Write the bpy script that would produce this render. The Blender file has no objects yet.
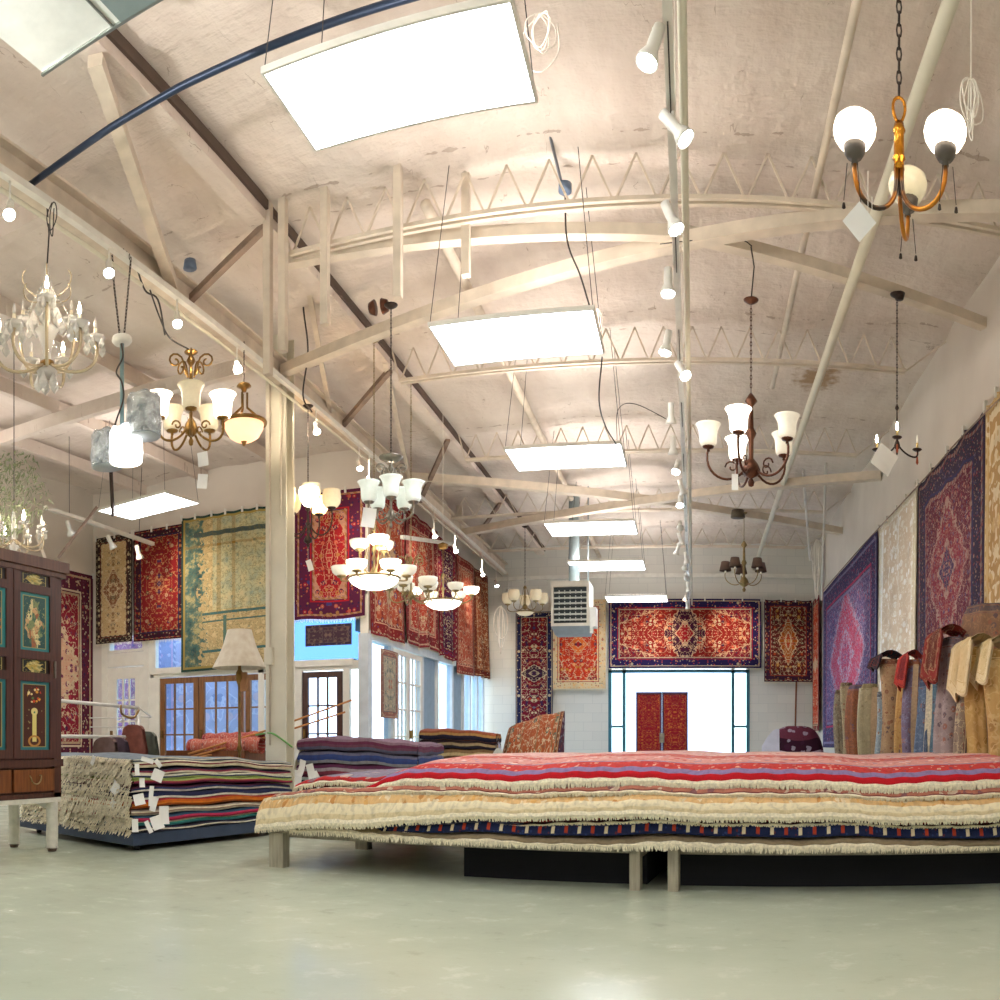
import bpy, math, random
from math import sin, cos, pi, atan2, tan, sqrt, radians
from mathutils import Vector, Matrix
rnd = random.Random(7)
C = bpy.context.scene.collection
EYE = 0.9

# ------------------------------------------------------------------ helpers
def lin(c):
    if isinstance(c, str):
        c = c.lstrip('#'); c = [int(c[i:i+2], 16)/255 for i in (0, 2, 4)]
    return tuple((v/12.92 if v <= .04045 else ((v+.055)/1.055)**2.4) for v in c)+(1.0,)

def at(x, y, X=None, Y=None, r=None, z=None):
    """surveyed direction of a photo point -> a point in the hall, at a known distance, wall or height"""
    th = (x-694)/880; t = (745-y)/880
    if X is not None: r = X/sin(th)
    elif Y is not None: r = Y/cos(th)
    elif z is not None: r = (z-EYE)/t
    return Vector((r*sin(th), r*cos(th), EYE+r*t))

class MB:
    def __init__(s): s.v = []; s.f = []; s.uv = {}; s.sm = []
    def add(s, vs, fs, smooth=False, uv=None):
        o = len(s.v); s.v += [tuple(p) for p in vs]
        for i, f in enumerate(fs):
            if uv is not None: s.uv[len(s.f)] = [uv[k] for k in f]
            s.f.append([k+o for k in f]); s.sm.append(smooth)
        return s
    def box(s, x0, x1, y0, y1, z0, z1, M=None):
        vs = [Vector((x, y, z)) for z in (z0, z1) for y in (y0, y1) for x in (x0, x1)]
        if M is not None: vs = [M @ v for v in vs]
        return s.add(vs, [(0, 2, 3, 1), (4, 5, 7, 6), (0, 1, 5, 4), (2, 6, 7, 3), (0, 4, 6, 2), (1, 3, 7, 5)])
    def bar(s, a, b, w, h=None, up=(0, 0, 1)):
        a = Vector(a); b = Vector(b); h = h or w; d = b-a; L = d.length; d.normalize()
        up = Vector(up)
        if abs(d.dot(up)) > .98: up = Vector((0, 1, 0))
        sx = d.cross(up).normalized(); sz = sx.cross(d)
        M = Matrix((( sx.x, d.x, sz.x, a.x), (sx.y, d.y, sz.y, a.y), (sx.z, d.z, sz.z, a.z), (0, 0, 0, 1)))
        return s.box(-w/2, w/2, 0, L, -h/2, h/2, M)
    def tube(s, pts, r, n=8, close=False, cap=True):
        pts = [Vector(p) for p in pts]; m = len(pts); rr = r if isinstance(r, (list, tuple)) else [r]*m
        vs = []; ref = None
        for i, p in enumerate(pts):
            a = pts[(i-1) % m] if (close or i > 0) else p; b = pts[(i+1) % m] if (close or i < m-1) else p
            d = (b-a).normalized() if (b-a).length > 1e-9 else Vector((0, 0, 1))
            if ref is None: ref = Vector((1, 0, 0)) if abs(d.x) < .8 else Vector((0, 1, 0))
            u = (ref-d*ref.dot(d)).normalized(); ref = u; w = d.cross(u)
            for k in range(n):
                t = 2*pi*k/n; vs.append(p+(u*cos(t)+w*sin(t))*rr[i])
        fs = []
        for i in range(m if close else m-1):
            j = (i+1) % m
            for k in range(n):
                k2 = (k+1) % n; fs.append((i*n+k, i*n+k2, j*n+k2, j*n+k))
        if cap and not close: fs.append(tuple(range(n))[::-1]); fs.append(tuple((m-1)*n+k for k in range(n)))
        return s.add(vs, fs, True)
    def lathe(s, prof, c=(0, 0, 0), n=20, M=None, ribs=0, ra=0):
        vs = []; c = Vector(c)
        for r, z in prof:
            for k in range(n):
                t = 2*pi*k/n; q = r*(1+ra*cos(ribs*t)) if ribs else r
                p = Vector((q*cos(t), q*sin(t), z))
                if M is not None: p = M @ p
                vs.append(p+c)
        fs = []
        for i in range(len(prof)-1):
            for k in range(n):
                k2 = (k+1) % n; fs.append((i*n+k, i*n+k2, (i+1)*n+k2, (i+1)*n+k))
        if prof[0][0] > 1e-4: fs.append(tuple(range(n))[::-1])
        if prof[-1][0] > 1e-4: fs.append(tuple((len(prof)-1)*n+k for k in range(n)))
        return s.add(vs, fs, True)
    def grid(s, P, uv=None, smooth=True):
        """P[j][i] grid of points; uv same shape"""
        nj = len(P); ni = len(P[0]); vs = [p for row in P for p in row]
        u = [q for row in uv for q in row] if uv else None
        return s.add(vs, [(j*ni+i, j*ni+i+1, (j+1)*ni+i+1, (j+1)*ni+i) for j in range(nj-1) for i in range(ni-1)], smooth, u)
    def build(s, name, mat, parent=None, world=True, **kw):
        me = bpy.data.meshes.new(name)
        off = Vector((0, 0, 0))
        if parent is not None and world:
            q = parent
            while q is not None: off += q.location; q = q.parent
        me.from_pydata([(v[0]-off.x, v[1]-off.y, v[2]-off.z) for v in s.v], [], s.f)
        me.polygons.foreach_set('use_smooth', s.sm)
        if s.uv:
            l = me.uv_layers.new(name='UVMap')
            for pi_, p in enumerate(me.polygons):
                q = s.uv.get(pi_)
                if q:
                    for k, li in enumerate(p.loop_indices): l.data[li].uv = q[k]
        me.materials.append(mat); me.update()
        o = bpy.data.objects.new(name, me); C.objects.link(o)
        if parent is not None: o.parent = parent
        tag(o, **kw); return o

def tag(o, label=None, cat=None, group=None, kind=None):
    if label: o['label'] = label
    if cat: o['category'] = cat
    if group: o['group'] = group
    if kind: o['kind'] = kind
    return o
def root(name, loc, label, cat, group=None, kind=None):
    o = bpy.data.objects.new(name, None); C.objects.link(o); o.location = loc; o.empty_display_size = .1
    return tag(o, label, cat, group, kind)
def bez(a, b, c, d, n=10):
    a, b, c, d = map(Vector, (a, b, c, d))
    return [a*(1-t)**3+b*3*t*(1-t)**2+c*3*t*t*(1-t)+d*t**3 for t in [i/n for i in range(n+1)]]
def cat_rom(pts, n=5):
    P = [Vector(p) for p in pts]; P = [P[0]*2-P[1]]+P+[P[-1]*2-P[-2]]; out = []
    for i in range(1, len(P)-2):
        for k in range(n):
            t = k/n; p0, p1, p2, p3 = P[i-1:i+3]
            out.append(.5*((2*p1)+(p2-p0)*t+(2*p0-5*p1+4*p2-p3)*t*t+(3*p1-p0-3*p2+p3)*t**3))
    return out+[P[-2]]

# ------------------------------------------------------------------ node DSL
class N:
    def __init__(s, nt, k): s.nt = nt; s.k = k
    def m(s, op, *a):
        n = s.nt.nodes.new('ShaderNodeMath'); n.operation = op
        for i, q in enumerate((s,)+a):
            if isinstance(q, N): s.nt.links.new(q.k, n.inputs[i])
            else: n.inputs[i].default_value = q
        return N(s.nt, n.outputs[0])
    def __add__(s, o): return s.m('ADD', o)
    def __sub__(s, o): return s.m('SUBTRACT', o)
    def __mul__(s, o): return s.m('MULTIPLY', o)
    def __truediv__(s, o): return s.m('DIVIDE', o)
    def __lt__(s, o): return s.m('LESS_THAN', o)
    def __gt__(s, o): return s.m('GREATER_THAN', o)
    def min(s, o): return s.m('MINIMUM', o)
    def max(s, o): return s.m('MAXIMUM', o)
    def abs(s): return s.m('ABSOLUTE')
    def mod(s, o): return s.m('FLOORED_MODULO', o)
    def sin(s): return s.m('SINE')
class Mat:
    def __init__(s, name, rough=.6, metal=0, spec=.5):
        s.m = bpy.data.materials.new(name); s.m.use_nodes = True; s.nt = s.m.node_tree
        s.b = s.nt.nodes['Principled BSDF']; s.b.inputs['Roughness'].default_value = rough
        s.b.inputs['Metallic'].default_value = metal; s.b.inputs['Specular IOR Level'].default_value = spec
    def n(s, t): return s.nt.nodes.new('ShaderNode'+t)
    def uv(s):
        a = s.n('UVMap'); x = s.n('SeparateXYZ'); s.nt.links.new(a.outputs[0], x.inputs[0])
        return N(s.nt, x.outputs[0]), N(s.nt, x.outputs[1])
    def pos(s):
        a = s.n('TexCoord'); x = s.n('SeparateXYZ'); s.nt.links.new(a.outputs['Object'], x.inputs[0])
        return [N(s.nt, x.outputs[i]) for i in range(3)]
    def vec(s, x, y, z=0.0):
        c = s.n('CombineXYZ')
        for i, q in enumerate((x, y, z)):
            if isinstance(q, N): s.nt.links.new(q.k, c.inputs[i])
            else: c.inputs[i].default_value = q
        return c.outputs[0]
    def noise(s, v=None, scale=5, detail=3, rough=.5):
        t = s.n('TexNoise'); t.inputs['Scale'].default_value = scale; t.inputs['Detail'].default_value = detail; t.inputs['Roughness'].default_value = rough
        if v is not None: s.nt.links.new(v, t.inputs['Vector'])
        else:
            a = s.n('TexCoord'); s.nt.links.new(a.outputs['Object'], t.inputs['Vector'])
        return N(s.nt, t.outputs[0])
    def vor(s, v, scale, rand=1.0):
        t = s.n('TexVoronoi'); t.inputs['Scale'].default_value = scale; t.inputs['Randomness'].default_value = rand
        s.nt.links.new(v, t.inputs['Vector'])
        x = s.n('SeparateXYZ'); s.nt.links.new(t.outputs['Color'], x.inputs[0])
        return N(s.nt, t.outputs['Distance']), N(s.nt, x.outputs[0])
    def ramp(s, f, stops, const=False):
        r = s.n('ValToRGB'); cr = r.color_ramp; cr.interpolation = 'CONSTANT' if const else 'LINEAR'
        while len(cr.elements) < len(stops): cr.elements.new(.5)
        for e, (p, c) in zip(cr.elements, stops): e.position = p; e.color = lin(c) if isinstance(c, str) else c
        s.nt.links.new(f.k, r.inputs[0]); return r.outputs[0]
    def mix(s, f, a, b):
        n = s.n('Mix'); n.data_type = 'RGBA'
        if isinstance(f, N): s.nt.links.new(f.k, n.inputs[0])
        else: n.inputs[0].default_value = f
        for i, q in ((6, a), (7, b)):
            if isinstance(q, (str, tuple)): n.inputs[i].default_value = lin(q) if isinstance(q, str) else q
            else: s.nt.links.new(q, n.inputs[i])
        return n.outputs[2]
    def col(s, c):
        if isinstance(c, (str, tuple)): s.b.inputs['Base Color'].default_value = lin(c) if isinstance(c, str) else c
        else: s.nt.links.new(c, s.b.inputs['Base Color'])
        return s
    def bump(s, f, st=.3, d=.01):
        n = s.n('Bump'); n.inputs['Strength'].default_value = st; n.inputs['Distance'].default_value = d
        s.nt.links.new(f.k, n.inputs['Height']); s.nt.links.new(n.outputs[0], s.b.inputs['Normal']); return s
    def rough(s, f): s.nt.links.new(f.k, s.b.inputs['Roughness']); return s
    def emit(s, c, st):
        s.b.inputs['Emission Color'].default_value = lin(c); s.b.inputs['Emission Strength'].default_value = st; return s
_mc = {}
def plain(name, c, rough=.6, metal=0, var=.08, scale=8, bump=0, emit=None, spec=.5):
    """surface of one colour with slight mottling"""
    key = name
    if key in _mc: return _mc[key]
    M = Mat(name, rough, metal, spec); L = lin(c)
    f = M.noise(scale=scale, detail=4)
    a = tuple(v*(1-var) for v in L[:3])+(1,); b = tuple(min(1, v*(1+var)) for v in L[:3])+(1,)
    M.col(M.ramp(f, [(.3, a), (.7, b)]))
    if bump: M.bump(f, bump)
    if emit: M.emit(emit[0], emit[1])
    _mc[key] = M.m; return M.m
_rm = [0]
def rug_mat(w, h, field, border, motifs, line='#d8c6a0', med=None, spand=None, bw=None, sc=9, msz=(.3, .3), stripes=None, vine=.014):
    """hand knotted carpet: bands round the edge, mirrored floral field, medallion and corner pieces"""
    _rm[0] += 1; sc = sc*1.35; M = Mat('carpet_pattern_%d' % _rm[0], .95, 0, .15); u, v = M.uv()
    bw = bw or .15*min(w, h)
    x = (u-w/2).abs(); y = (v-h/2).abs()
    ed = (x*-1+w/2).min(y*-1+h/2)
    wob = M.noise(M.vec(x, y), 14, 2)
    V = M.vec(x+_rm[0]*.37, y+_rm[0]*.71)
    d, rc = M.vor(V, sc, .85); d2, rc2 = M.vor(V, sc*2.3, .7)
    line0 = line
    mot = M.ramp(rc, [(i/len(motifs), c) for i, c in enumerate(motifs)], True)
    mot2 = M.ramp(rc2, [(i/(len(motifs)+1), c) for i, c in enumerate([line]+motifs[::-1])], True)
    base = field
    if stripes:
        t = (u*stripes[0]).mod(1.0); base = M.mix(t < stripes[2], field, stripes[1])
    c = base
    if spand:
        inx = w/2-bw; iny = h/2-bw
        q = (x/inx)+(y/iny)+(wob*.35)-.17
        c = M.mix(q > 1.42, c, spand); c = M.mix(((q-1.42).abs()) < .03, c, line)
    if med:
        q = (x/(msz[0]*w))+(y/(msz[1]*h))+((wob-.5)*.6)
        c = M.mix(q < 1.0, c, med); c = M.mix((q-1.0).abs() < .05, c, line)
        c = M.mix(q < .38, c, motifs[0]); c = M.mix((q-.38).abs() < .05, c, line)
    # flowers
    c = M.mix((d2 < .28)*.6, c, mot2)
    c = M.mix((d < .36), c, mot); c = M.mix(d < .17, c, mot2); c = M.mix(d < .07, c, line)
    vn = M.noise(V, sc*.9, 2); c = M.mix((vn-.5).abs() < vine, c, line)
    # border
    b = M.mix(d2 < .34, border, mot2); b = M.mix(d < .3, b, mot); b = M.mix(d < .13, b, line)
    k = ((u+v)*60).sin() > 0.0
    g = M.mix(k, line, motifs[-1])
    c = M.mix(.22, c, field)
    b = M.mix(.3, b, border)
    c = M.mix(ed < bw, c, b)
    g = M.mix(.35, g, border); c = M.mix((ed-bw).abs() < bw*.05, c, g); c = M.mix((ed-bw*.86).abs() < bw*.04, c, motifs[0])
    c = M.mix((ed-bw*.2).abs() < bw*.045, c, g); c = M.mix(ed < bw*.1, c, border)
    f = M.noise(M.vec(u, v), 3, 3); c = M.mix(((f-.5)*.9).max(0.0), c, '#2a1a20')
    M.col(c); M.bump(M.noise(M.vec(u, v), 220, 2), .35, .004)
    return M.m
def band_mat(name, stops, axis=1, specks=None, sc=30):
    """flat colours in bands by the texture v, some bands flowered"""
    M = Mat(name, .95, 0, .15); u, v = M.uv(); V = M.vec(u, v)
    if specks: V = M.vec(u+(M.noise(V, 9, 3)-.5)*.09, v+(M.noise(V, 11, 3)-.5)*.09)
    wv = M.noise(M.vec(u, 0.0), 4, 2); vv = v+(wv-.5)*.02
    c = M.ramp(vv, [(p, k) for p, k in stops], True)
    if specks:
        for lo, hi, cols, s in specks:
            d, rc = M.vor(V, s, .8); q = M.ramp(rc, [(i/len(cols), k) for i, k in enumerate(cols)], True)
            m = (d < (M.noise(V, s*.8, 3)*.75))*(vv > lo)*(vv < hi); c = M.mix(m*.7, c, q)
    f = M.noise(V, sc, 4); c = M.mix((f-.45).max(0.0)*1.2, c, '#3a2a22')
    M.col(c); M.bump(M.noise(V, 160, 2), .5, .006); return M.m

# ------------------------------------------------------------------ shared materials
white_metal = plain('white_painted_metal', '#e6e4dc', .45, .1)
cream_steel = plain('cream_painted_steel', '#d3c6b4', .6, 0, .12, 6)
cream_rail = plain('cream_painted_column', '#d8d2bf', .5, 0, .06, 4)
rust_steel = plain('brown_dusty_steel', '#8f7a6c', .7, 0, .2, 9)
dark_iron = plain('dark_iron', '#3a302b', .45, .7)
bronze = plain('dark_bronze', '#5b3a2b', .35, .8, .3, 25)
brass = plain('aged_brass', '#8c6c3c', .32, .85, .2, 20)
brass_pale = plain('pale_antique_brass', '#9a8860', .35, .8, .2, 20)
pewter = plain('pewter', '#8c8578', .35, .8, .2, 20)
silver_foil = None
glow_white = plain('lit_milk_glass', '#fffaf0', .4, 0, .0, emit=('#fff0dc', 2.2))
glow_warm = plain('lit_amber_glass', '#ffe0a8', .4, 0, .0, emit=('#ffcf8a', 2.2))
milk = plain('milk_glass_added_glow', '#eeeada', .25, 0, .04, 30, emit=('#fff4dc', .12))  # slight glow put into the unlit glass
cream_glass = plain('cream_glass_added_glow', '#e6dabc', .25, 0, .05, 30, emit=('#ffe8bc', .08))  # the cream unlit glass gets an added glow too
bulb_mat = plain('lit_bulb', '#ffffff', .4, 0, 0, emit=('#fff0d8', 60.0))
spot_mat = plain('lit_reflector_bulb', '#ffffff', .4, 0, 0, emit=('#ffffff', 22.0))
panel_mat = plain('lit_diffuser', '#f4f6fa', .5, 0, 0, emit=('#f2f7ff', 6.0))
up_mat = plain('added_uplight_glow', '#f4f6fa', .5, 0, 0, emit=('#fff6f0', 4.8))  # upward glow added to the panels for a brighter ceiling
paper = plain('white_paper', '#f0efea', .8, 0, .03)
cord_black = plain('black_cord', '#3a3431', .6)
cord_white = plain('white_cord', '#efe9de', .6)
fringe_mat = plain('cream_wool_fringe', '#e6dcc0', .95, 0, .2, 60, .5)
backing = plain('woven_carpet_back', '#b59a7c', .95, 0, .15, 40, .4)

M = Mat('sprayed_foam_ceiling', .9, 0, .2)
px_, py_, pz_ = M.pos(); V = M.vec(px_, py_*.35)
f1 = M.noise(V, 1.6, 5, .6); f2 = M.noise(None, 9, 4); f3 = M.noise(M.vec(px_*.25, py_), 5, 4, .65)
c = M.ramp(f1, [(.3, '#cbbdb2'), (.5, '#d8ccc1'), (.72, '#e3d9cf')])
c = M.mix((f3-.52).max(0.0)*1.6, c, '#cdbfb2')
st = ((px_-1.46)*(px_-1.46)+(py_-10.3)*(py_-10.3)*.5).m('SQRT')+(f2-.5)*.5
c = M.mix(((st*-1+.3)*5.0).max(0.0).min(.75), c, '#94703f')
for j_ in (3.6, 6.35, 9.0, 11.75, 14.7, 17.4):
    for sg_ in (-.17, .19): c = M.mix((((py_-(j_+sg_)).abs()) < (f2-.52)*.16)*.5, c, '#8f7866')
c = M.mix((((px_*1.7+f1*2.2).mod(1.0)-.5).abs() < (f2-.5)*.05)*.5, c, '#94806e')
M.col(c).bump(f1+f2*.5+f3*.5, .8, .06); foam = M.m
M = Mat('cream_plaster_wall', .85, 0, .2); f1 = M.noise(None, 1.2, 5); f2 = M.noise(None, 30, 3)
M.col(M.ramp(f1, [(.3, '#d6cdc2'), (.7, '#e3dbd0')])).bump(f2, .25, .004); wall_m = M.m
M = Mat('painted_block_wall', .8, 0, .2); t = M.n('TexBrick'); a = M.n('TexCoord'); mp = M.n('Mapping')
mp.inputs['Rotation'].default_value = (pi/2, 0, 0); M.nt.links.new(a.outputs['Object'], mp.inputs[0]); M.nt.links.new(mp.outputs[0], t.inputs[0])
t.inputs['Scale'].default_value = 1; t.inputs['Brick Width'].default_value = .4; t.inputs['Row Height'].default_value = .2; t.inputs['Mortar Size'].default_value = .006
t.inputs['Color1'].default_value = lin('#dcdad2'); t.inputs['Color2'].default_value = lin('#d6d5ce'); t.inputs['Mortar'].default_value = lin('#cfcec8')
M.col(t.outputs[0]); block_m = M.m
M = Mat('sealed_green_grey_concrete', .3, 0, .45); f1 = M.noise(None, .55, 5, .55); f2 = M.noise(None, 4, 6, .7); f3 = M.noise(None, 30, 3)
c = M.ramp(f1, [(.3, '#b4bca6'), (.55, '#c2cab4'), (.75, '#cfd5c0')])
c = M.mix((f2-.57).max(0.0)*2.6, c, '#e6e8d6'); c = M.mix((f2*-1+.4).max(0.0)*2.4, c, '#8c9079')
M.col(c).rough(f2*.3+.06).bump(f2+f3*.3, .08, .01); floor_m = M.m
glassM = bpy.data.materials.new('window_glass'); glassM.use_nodes = True; nt = glassM.node_tree; nt.nodes.clear()
o_ = nt.nodes.new('ShaderNodeOutputMaterial'); mx = nt.nodes.new('ShaderNodeMixShader'); tr = nt.nodes.new('ShaderNodeBsdfTransparent'); gl = nt.nodes.new('ShaderNodeBsdfGlossy')
tr.inputs[0].default_value = (.82, .91, 1, 1); gl.inputs['Roughness'].default_value = .03; fr = nt.nodes.new('ShaderNodeFresnel')
fm_ = nt.nodes.new('ShaderNodeMath'); fm_.operation = 'MULTIPLY'; fm_.inputs[1].default_value = .22; nt.links.new(fr.outputs[0], fm_.inputs[0]); nt.links.new(fm_.outputs[0], mx.inputs[0]); nt.links.new(tr.outputs[0], mx.inputs[1]); nt.links.new(gl.outputs[0], mx.inputs[2]); nt.links.new(mx.outputs[0], o_.inputs[0])
blue_reflection_glass = glassM.copy(); blue_reflection_glass.name = 'blue_reflection_tint'; [setattr(n_.inputs[0], 'default_value', (.28, .42, .62, 1)) for n_ in blue_reflection_glass.node_tree.nodes if n_.type == 'BSDF_TRANSPARENT']  # blue reflections put into the glass tint
crystal = bpy.data.materials.new('clear_crystal'); crystal.use_nodes = True; b = crystal.node_tree.nodes['Principled BSDF']
b.inputs['Base Color'].default_value = (1, .97, .92, 1); b.inputs['Roughness'].default_value = .03; b.inputs['Transmission Weight'].default_value = .5; b.inputs['IOR'].default_value = 1.5
M = Mat('crumpled_foil_wrap', .22, .85, .5); f = M.noise(None, 14, 6, .7); M.col(M.ramp(f, [(.3, '#6f7f88'), (.62, '#eef4f5')])).bump(f, 1.0, .05); foil = M.m  # reflections on the foil put into its pale and dark tones
M = Mat('galvanised_duct_sheet', .3, .25, .6); f = M.noise(None, 3, 5, .6); M.col(M.ramp(f, [(.3, '#cfd3ce'), (.7, '#eef0ea')])).bump(M.noise(None, 2, 2), .15, .02); duct_m = M.m
def wood(name, c1, c2, rough=.4):
    M = Mat(name, rough); x, y, z = M.pos(); f = M.noise(M.vec(x*14, y*14, z*1.2), 3, 5, .6); M.col(M.ramp(f, [(.3, c1), (.7, c2)])).bump(f, .1, .005); return M.m
dark_wood = wood('dark_red_brown_wood', '#3a201a', '#5a3428')
mid_wood = wood('varnished_brown_wood', '#5f3216', '#8a4f24')
post_wood = wood('grey_brown_timber', '#8a8473', '#b0a892', .7)
door_wood = wood('brown_door_wood', '#6b4226', '#9a6a3c')
white_wood = plain('white_painted_wood', '#ece8dc', .5, 0, .04)

# ------------------------------------------------------------------ room shell
XR, XL, YB, YF, XW, ZC = 2.65, -4.58, 19.0, 11.8, -9.6, 5.25
S = dict(kind='structure')
def plate(name, mat, *b, **k): return MB().box(*b).build(name, mat, **dict(S, **k))
plate('floor', floor_m, XW-.2, 6.5, -7, YB+.2, -.1, 0)
mb = MB()
ys = [-7+i*.2 for i in range(131)]; xs = [XW-.2+i*.2 for i in range(64)]
JY = [0.8, 3.6, 6.35, 9.0, 11.75, 14.7, 17.4]
def cz(x, y):
    g = max(math.exp(-((y-j)/.16)**2) for j in JY)
    return ZC-.05*g-.03*sin(x*2.1+sin(y*1.3))*sin(y*2.3)-.015*sin(x*7+y*3)
mb.grid([[(x, y, cz(x, y)) for x in xs] for y in ys if y < 12.1])
mb.grid([[(x, y, cz(x, y)) for x in xs if x > -4.9] for y in ys if y > 11.9])
mb.box(XW-.2, 2.85, -7.2, 12.0, ZC+.2, ZC+.3); mb.box(-4.8, 2.85, 12.0, 19.2, ZC+.2, ZC+.3)
mb.build('ceiling', foam, kind='structure')
plate('wall_right', wall_m, XR, XR+.2, -7, YB+.2, 0, ZC+.3)
plate('wall_rear', wall_m, XW-.2, XR+.2, -7.2, -7, 0, ZC+.3)
plate('wall_far_left', wall_m, XW-.2, XW, -7, YF+.2, 0, ZC+.3)
# back wall with bright doorway opening x -1.85..1.15 (608..750)
bx0, bx1, bz = at(609, 668, Y=YB).x, at(749, 668, Y=YB).x, at(680, 668, Y=YB).z
mb = MB(); mb.box(XL-.2, bx0, YB, YB+.2, 0, ZC+.3); mb.box(bx1, XR, YB, YB+.2, 0, ZC+.3); mb.box(bx0, bx1, YB, YB+.2, bz, ZC+.3)
mb.build('wall_back', block_m, **S)
# left wall of the rear hall: storefront below 2.5 m, solid above
mb = MB(); mb.box(XL-.2, XL, YF, YB+.1, 2.55, ZC+.3); mb.box(XL-.2, XL, 16.9, YB+.1, 0, .5)
mb.build('wall_left', wall_m, **S)
# facing wall of the left bay
fz0 = 3.15
mb = MB(); mb.box(XW, XL-.2, YF, YF+.2, fz0, ZC+.3)
mb.box(XW, at(103, 700, Y=YF).x, YF, YF+.2, 0, fz0)
mb.build('wall_front', wall_m, **S)
plate('trim_1', white_metal, -7.6, XR, YB-.06, YB-.01, 4.52, 4.6)            # pipe ledge along the back wall
xat_ = lambda p: at(p, 700, Y=YF).x
plate('trim_2', white_wood, xat_(152), -4.8, YF-.06, YF+.2, 2.05+.0, 2.15)

def frame_window(name, label_, p0, p1, z0, z1, cols, rows, mat, fw=.05, mw=.02, th=.05, glass=glassM, kick=0.0, kind='structure', cat=None, handle=None, parent_label=None):
    """leaf in a vertical plane from p0 to p1 (xy), with glazing bars and one pane sheet"""
    p0 = Vector((p0[0], p0[1], 0)); p1 = Vector((p1[0], p1[1], 0)); d = (p1-p0); L = d.length; d.normalize(); nrm = Vector((d.y, -d.x, 0))
    def P(u, z, o=0): q = p0+d*u+nrm*o; return Vector((q.x, q.y, z))
    Mx = Matrix(((d.x, nrm.x, 0, p0.x), (d.y, nrm.y, 0, p0.y), (0, 0, 1, 0), (0, 0, 0, 1)))
    mb = MB(); h = th/2
    mb.box(0, fw, -h, h, z0, z1, Mx); mb.box(L-fw, L, -h, h, z0, z1, Mx)
    mb.box(fw, L-fw, -h, h, z0, z0+fw+kick, Mx); mb.box(fw, L-fw, -h, h, z1-fw, z1, Mx)
    a = z0+fw+kick; b_ = z1-fw
    for i in range(1, cols): u = fw+(L-2*fw)*i/cols; mb.box(u-mw/2, u+mw/2, -h*.6, h*.6, a, b_, Mx)
    for j in range(1, rows): z = a+(b_-a)*j/rows; mb.box(fw, L-fw, -h*.55, h*.55, z-mw/2, z+mw/2, Mx)
    fr = mb.build(name, mat, kind=kind, cat=cat, label=label_)
    MB().box(fw*.7, L-fw*.7, -.004, .004, a-.01, b_+.01, Mx).build('pane', glass, fr)
    if handle is not None: MB().box(handle-.012, handle+.012, h, h+.05, 1.0, 1.14, Mx).build('handle', brass, fr)
    return fr
def xat(px, Y): return at(px, 700, Y=Y).x
def yat(px, X): return at(px, 700, X=X).y
# facing wall (Y=11.8): white door, transom glazing tinted for blue reflections, brown french doors
mb = MB(); xa, xb = xat(103, YF), xat(150, YF)
mb.box(xa, xa+.12, YF-.04, YF+.16, 0, fz0); mb.box(xb-.1, xb, YF-.04, YF+.16, 0, fz0); mb.box(xa+.12, xb-.1, YF-.03, YF+.15, 2.22, 2.45); mb.box(xa+.12, xb-.1, YF-.03, YF+.15, 2.78, fz0)
mb.build('trim_3', white_wood, **S)
frame_window('door_1', None, (xa+.12, YF), (xb-.1, YF), 0, 2.2, 3, 3, white_wood, .19, .03, .05, kick=.75, handle=.1)
frame_window('window_1', None, (xa+.12, YF), (xb-.1, YF), 2.46, 2.77, 1, 1, white_wood, .04)
mb = MB()
for x in (152, 262, 366): mb.box(xat(x, YF)-.05, xat(x, YF)+.05, YF-.03, YF+.12, 0, fz0)
mb.box(xat(152, YF), XL, YF-.03, YF+.12, 2.0, 2.1); mb.box(xat(152, YF), XL, YF-.03, YF+.12, fz0-.08, fz0+.08)
mb.build('trim_4', white_wood, **S)
frame_window('window_2', None, (xat(152, YF)+.05, YF), (xat(262, YF)-.05, YF), 2.1, fz0-.08, 1, 1, white_wood, .03)
frame_window('window_3', None, (xat(262, YF)+.05, YF), (xat(366, YF)-.05, YF), 2.1, fz0-.08, 1, 1, white_wood, .03, glass=blue_reflection_glass)
dxs = [(161, 199, 3), (200, 244, 3), (246, 284, 3), (303, 343, 3)]
for k, (a, b_, c_) in enumerate(dxs):
    frame_window('door_%d' % (k+2), None, (xat(a, YF), YF), (xat(b_, YF), YF), 0, 1.98, c_, 4, door_wood if k < 3 else dark_wood, .09, .025, .05, kick=.15, handle=.05)
mb = MB(); mb.box(xat(284, YF)+.01, xat(303, YF)-.01, YF-.03, YF+.05, 0, 2.0); mb.box(xat(343, YF)+.01, xat(350, YF), YF-.03, YF+.05, 0, 2.0); mb.box(xat(152, YF)+.05, xat(161, YF)-.01, YF-.03, YF+.05, 0, 2.0)
mb.build('trim_5', white_wood, **S)
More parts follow.
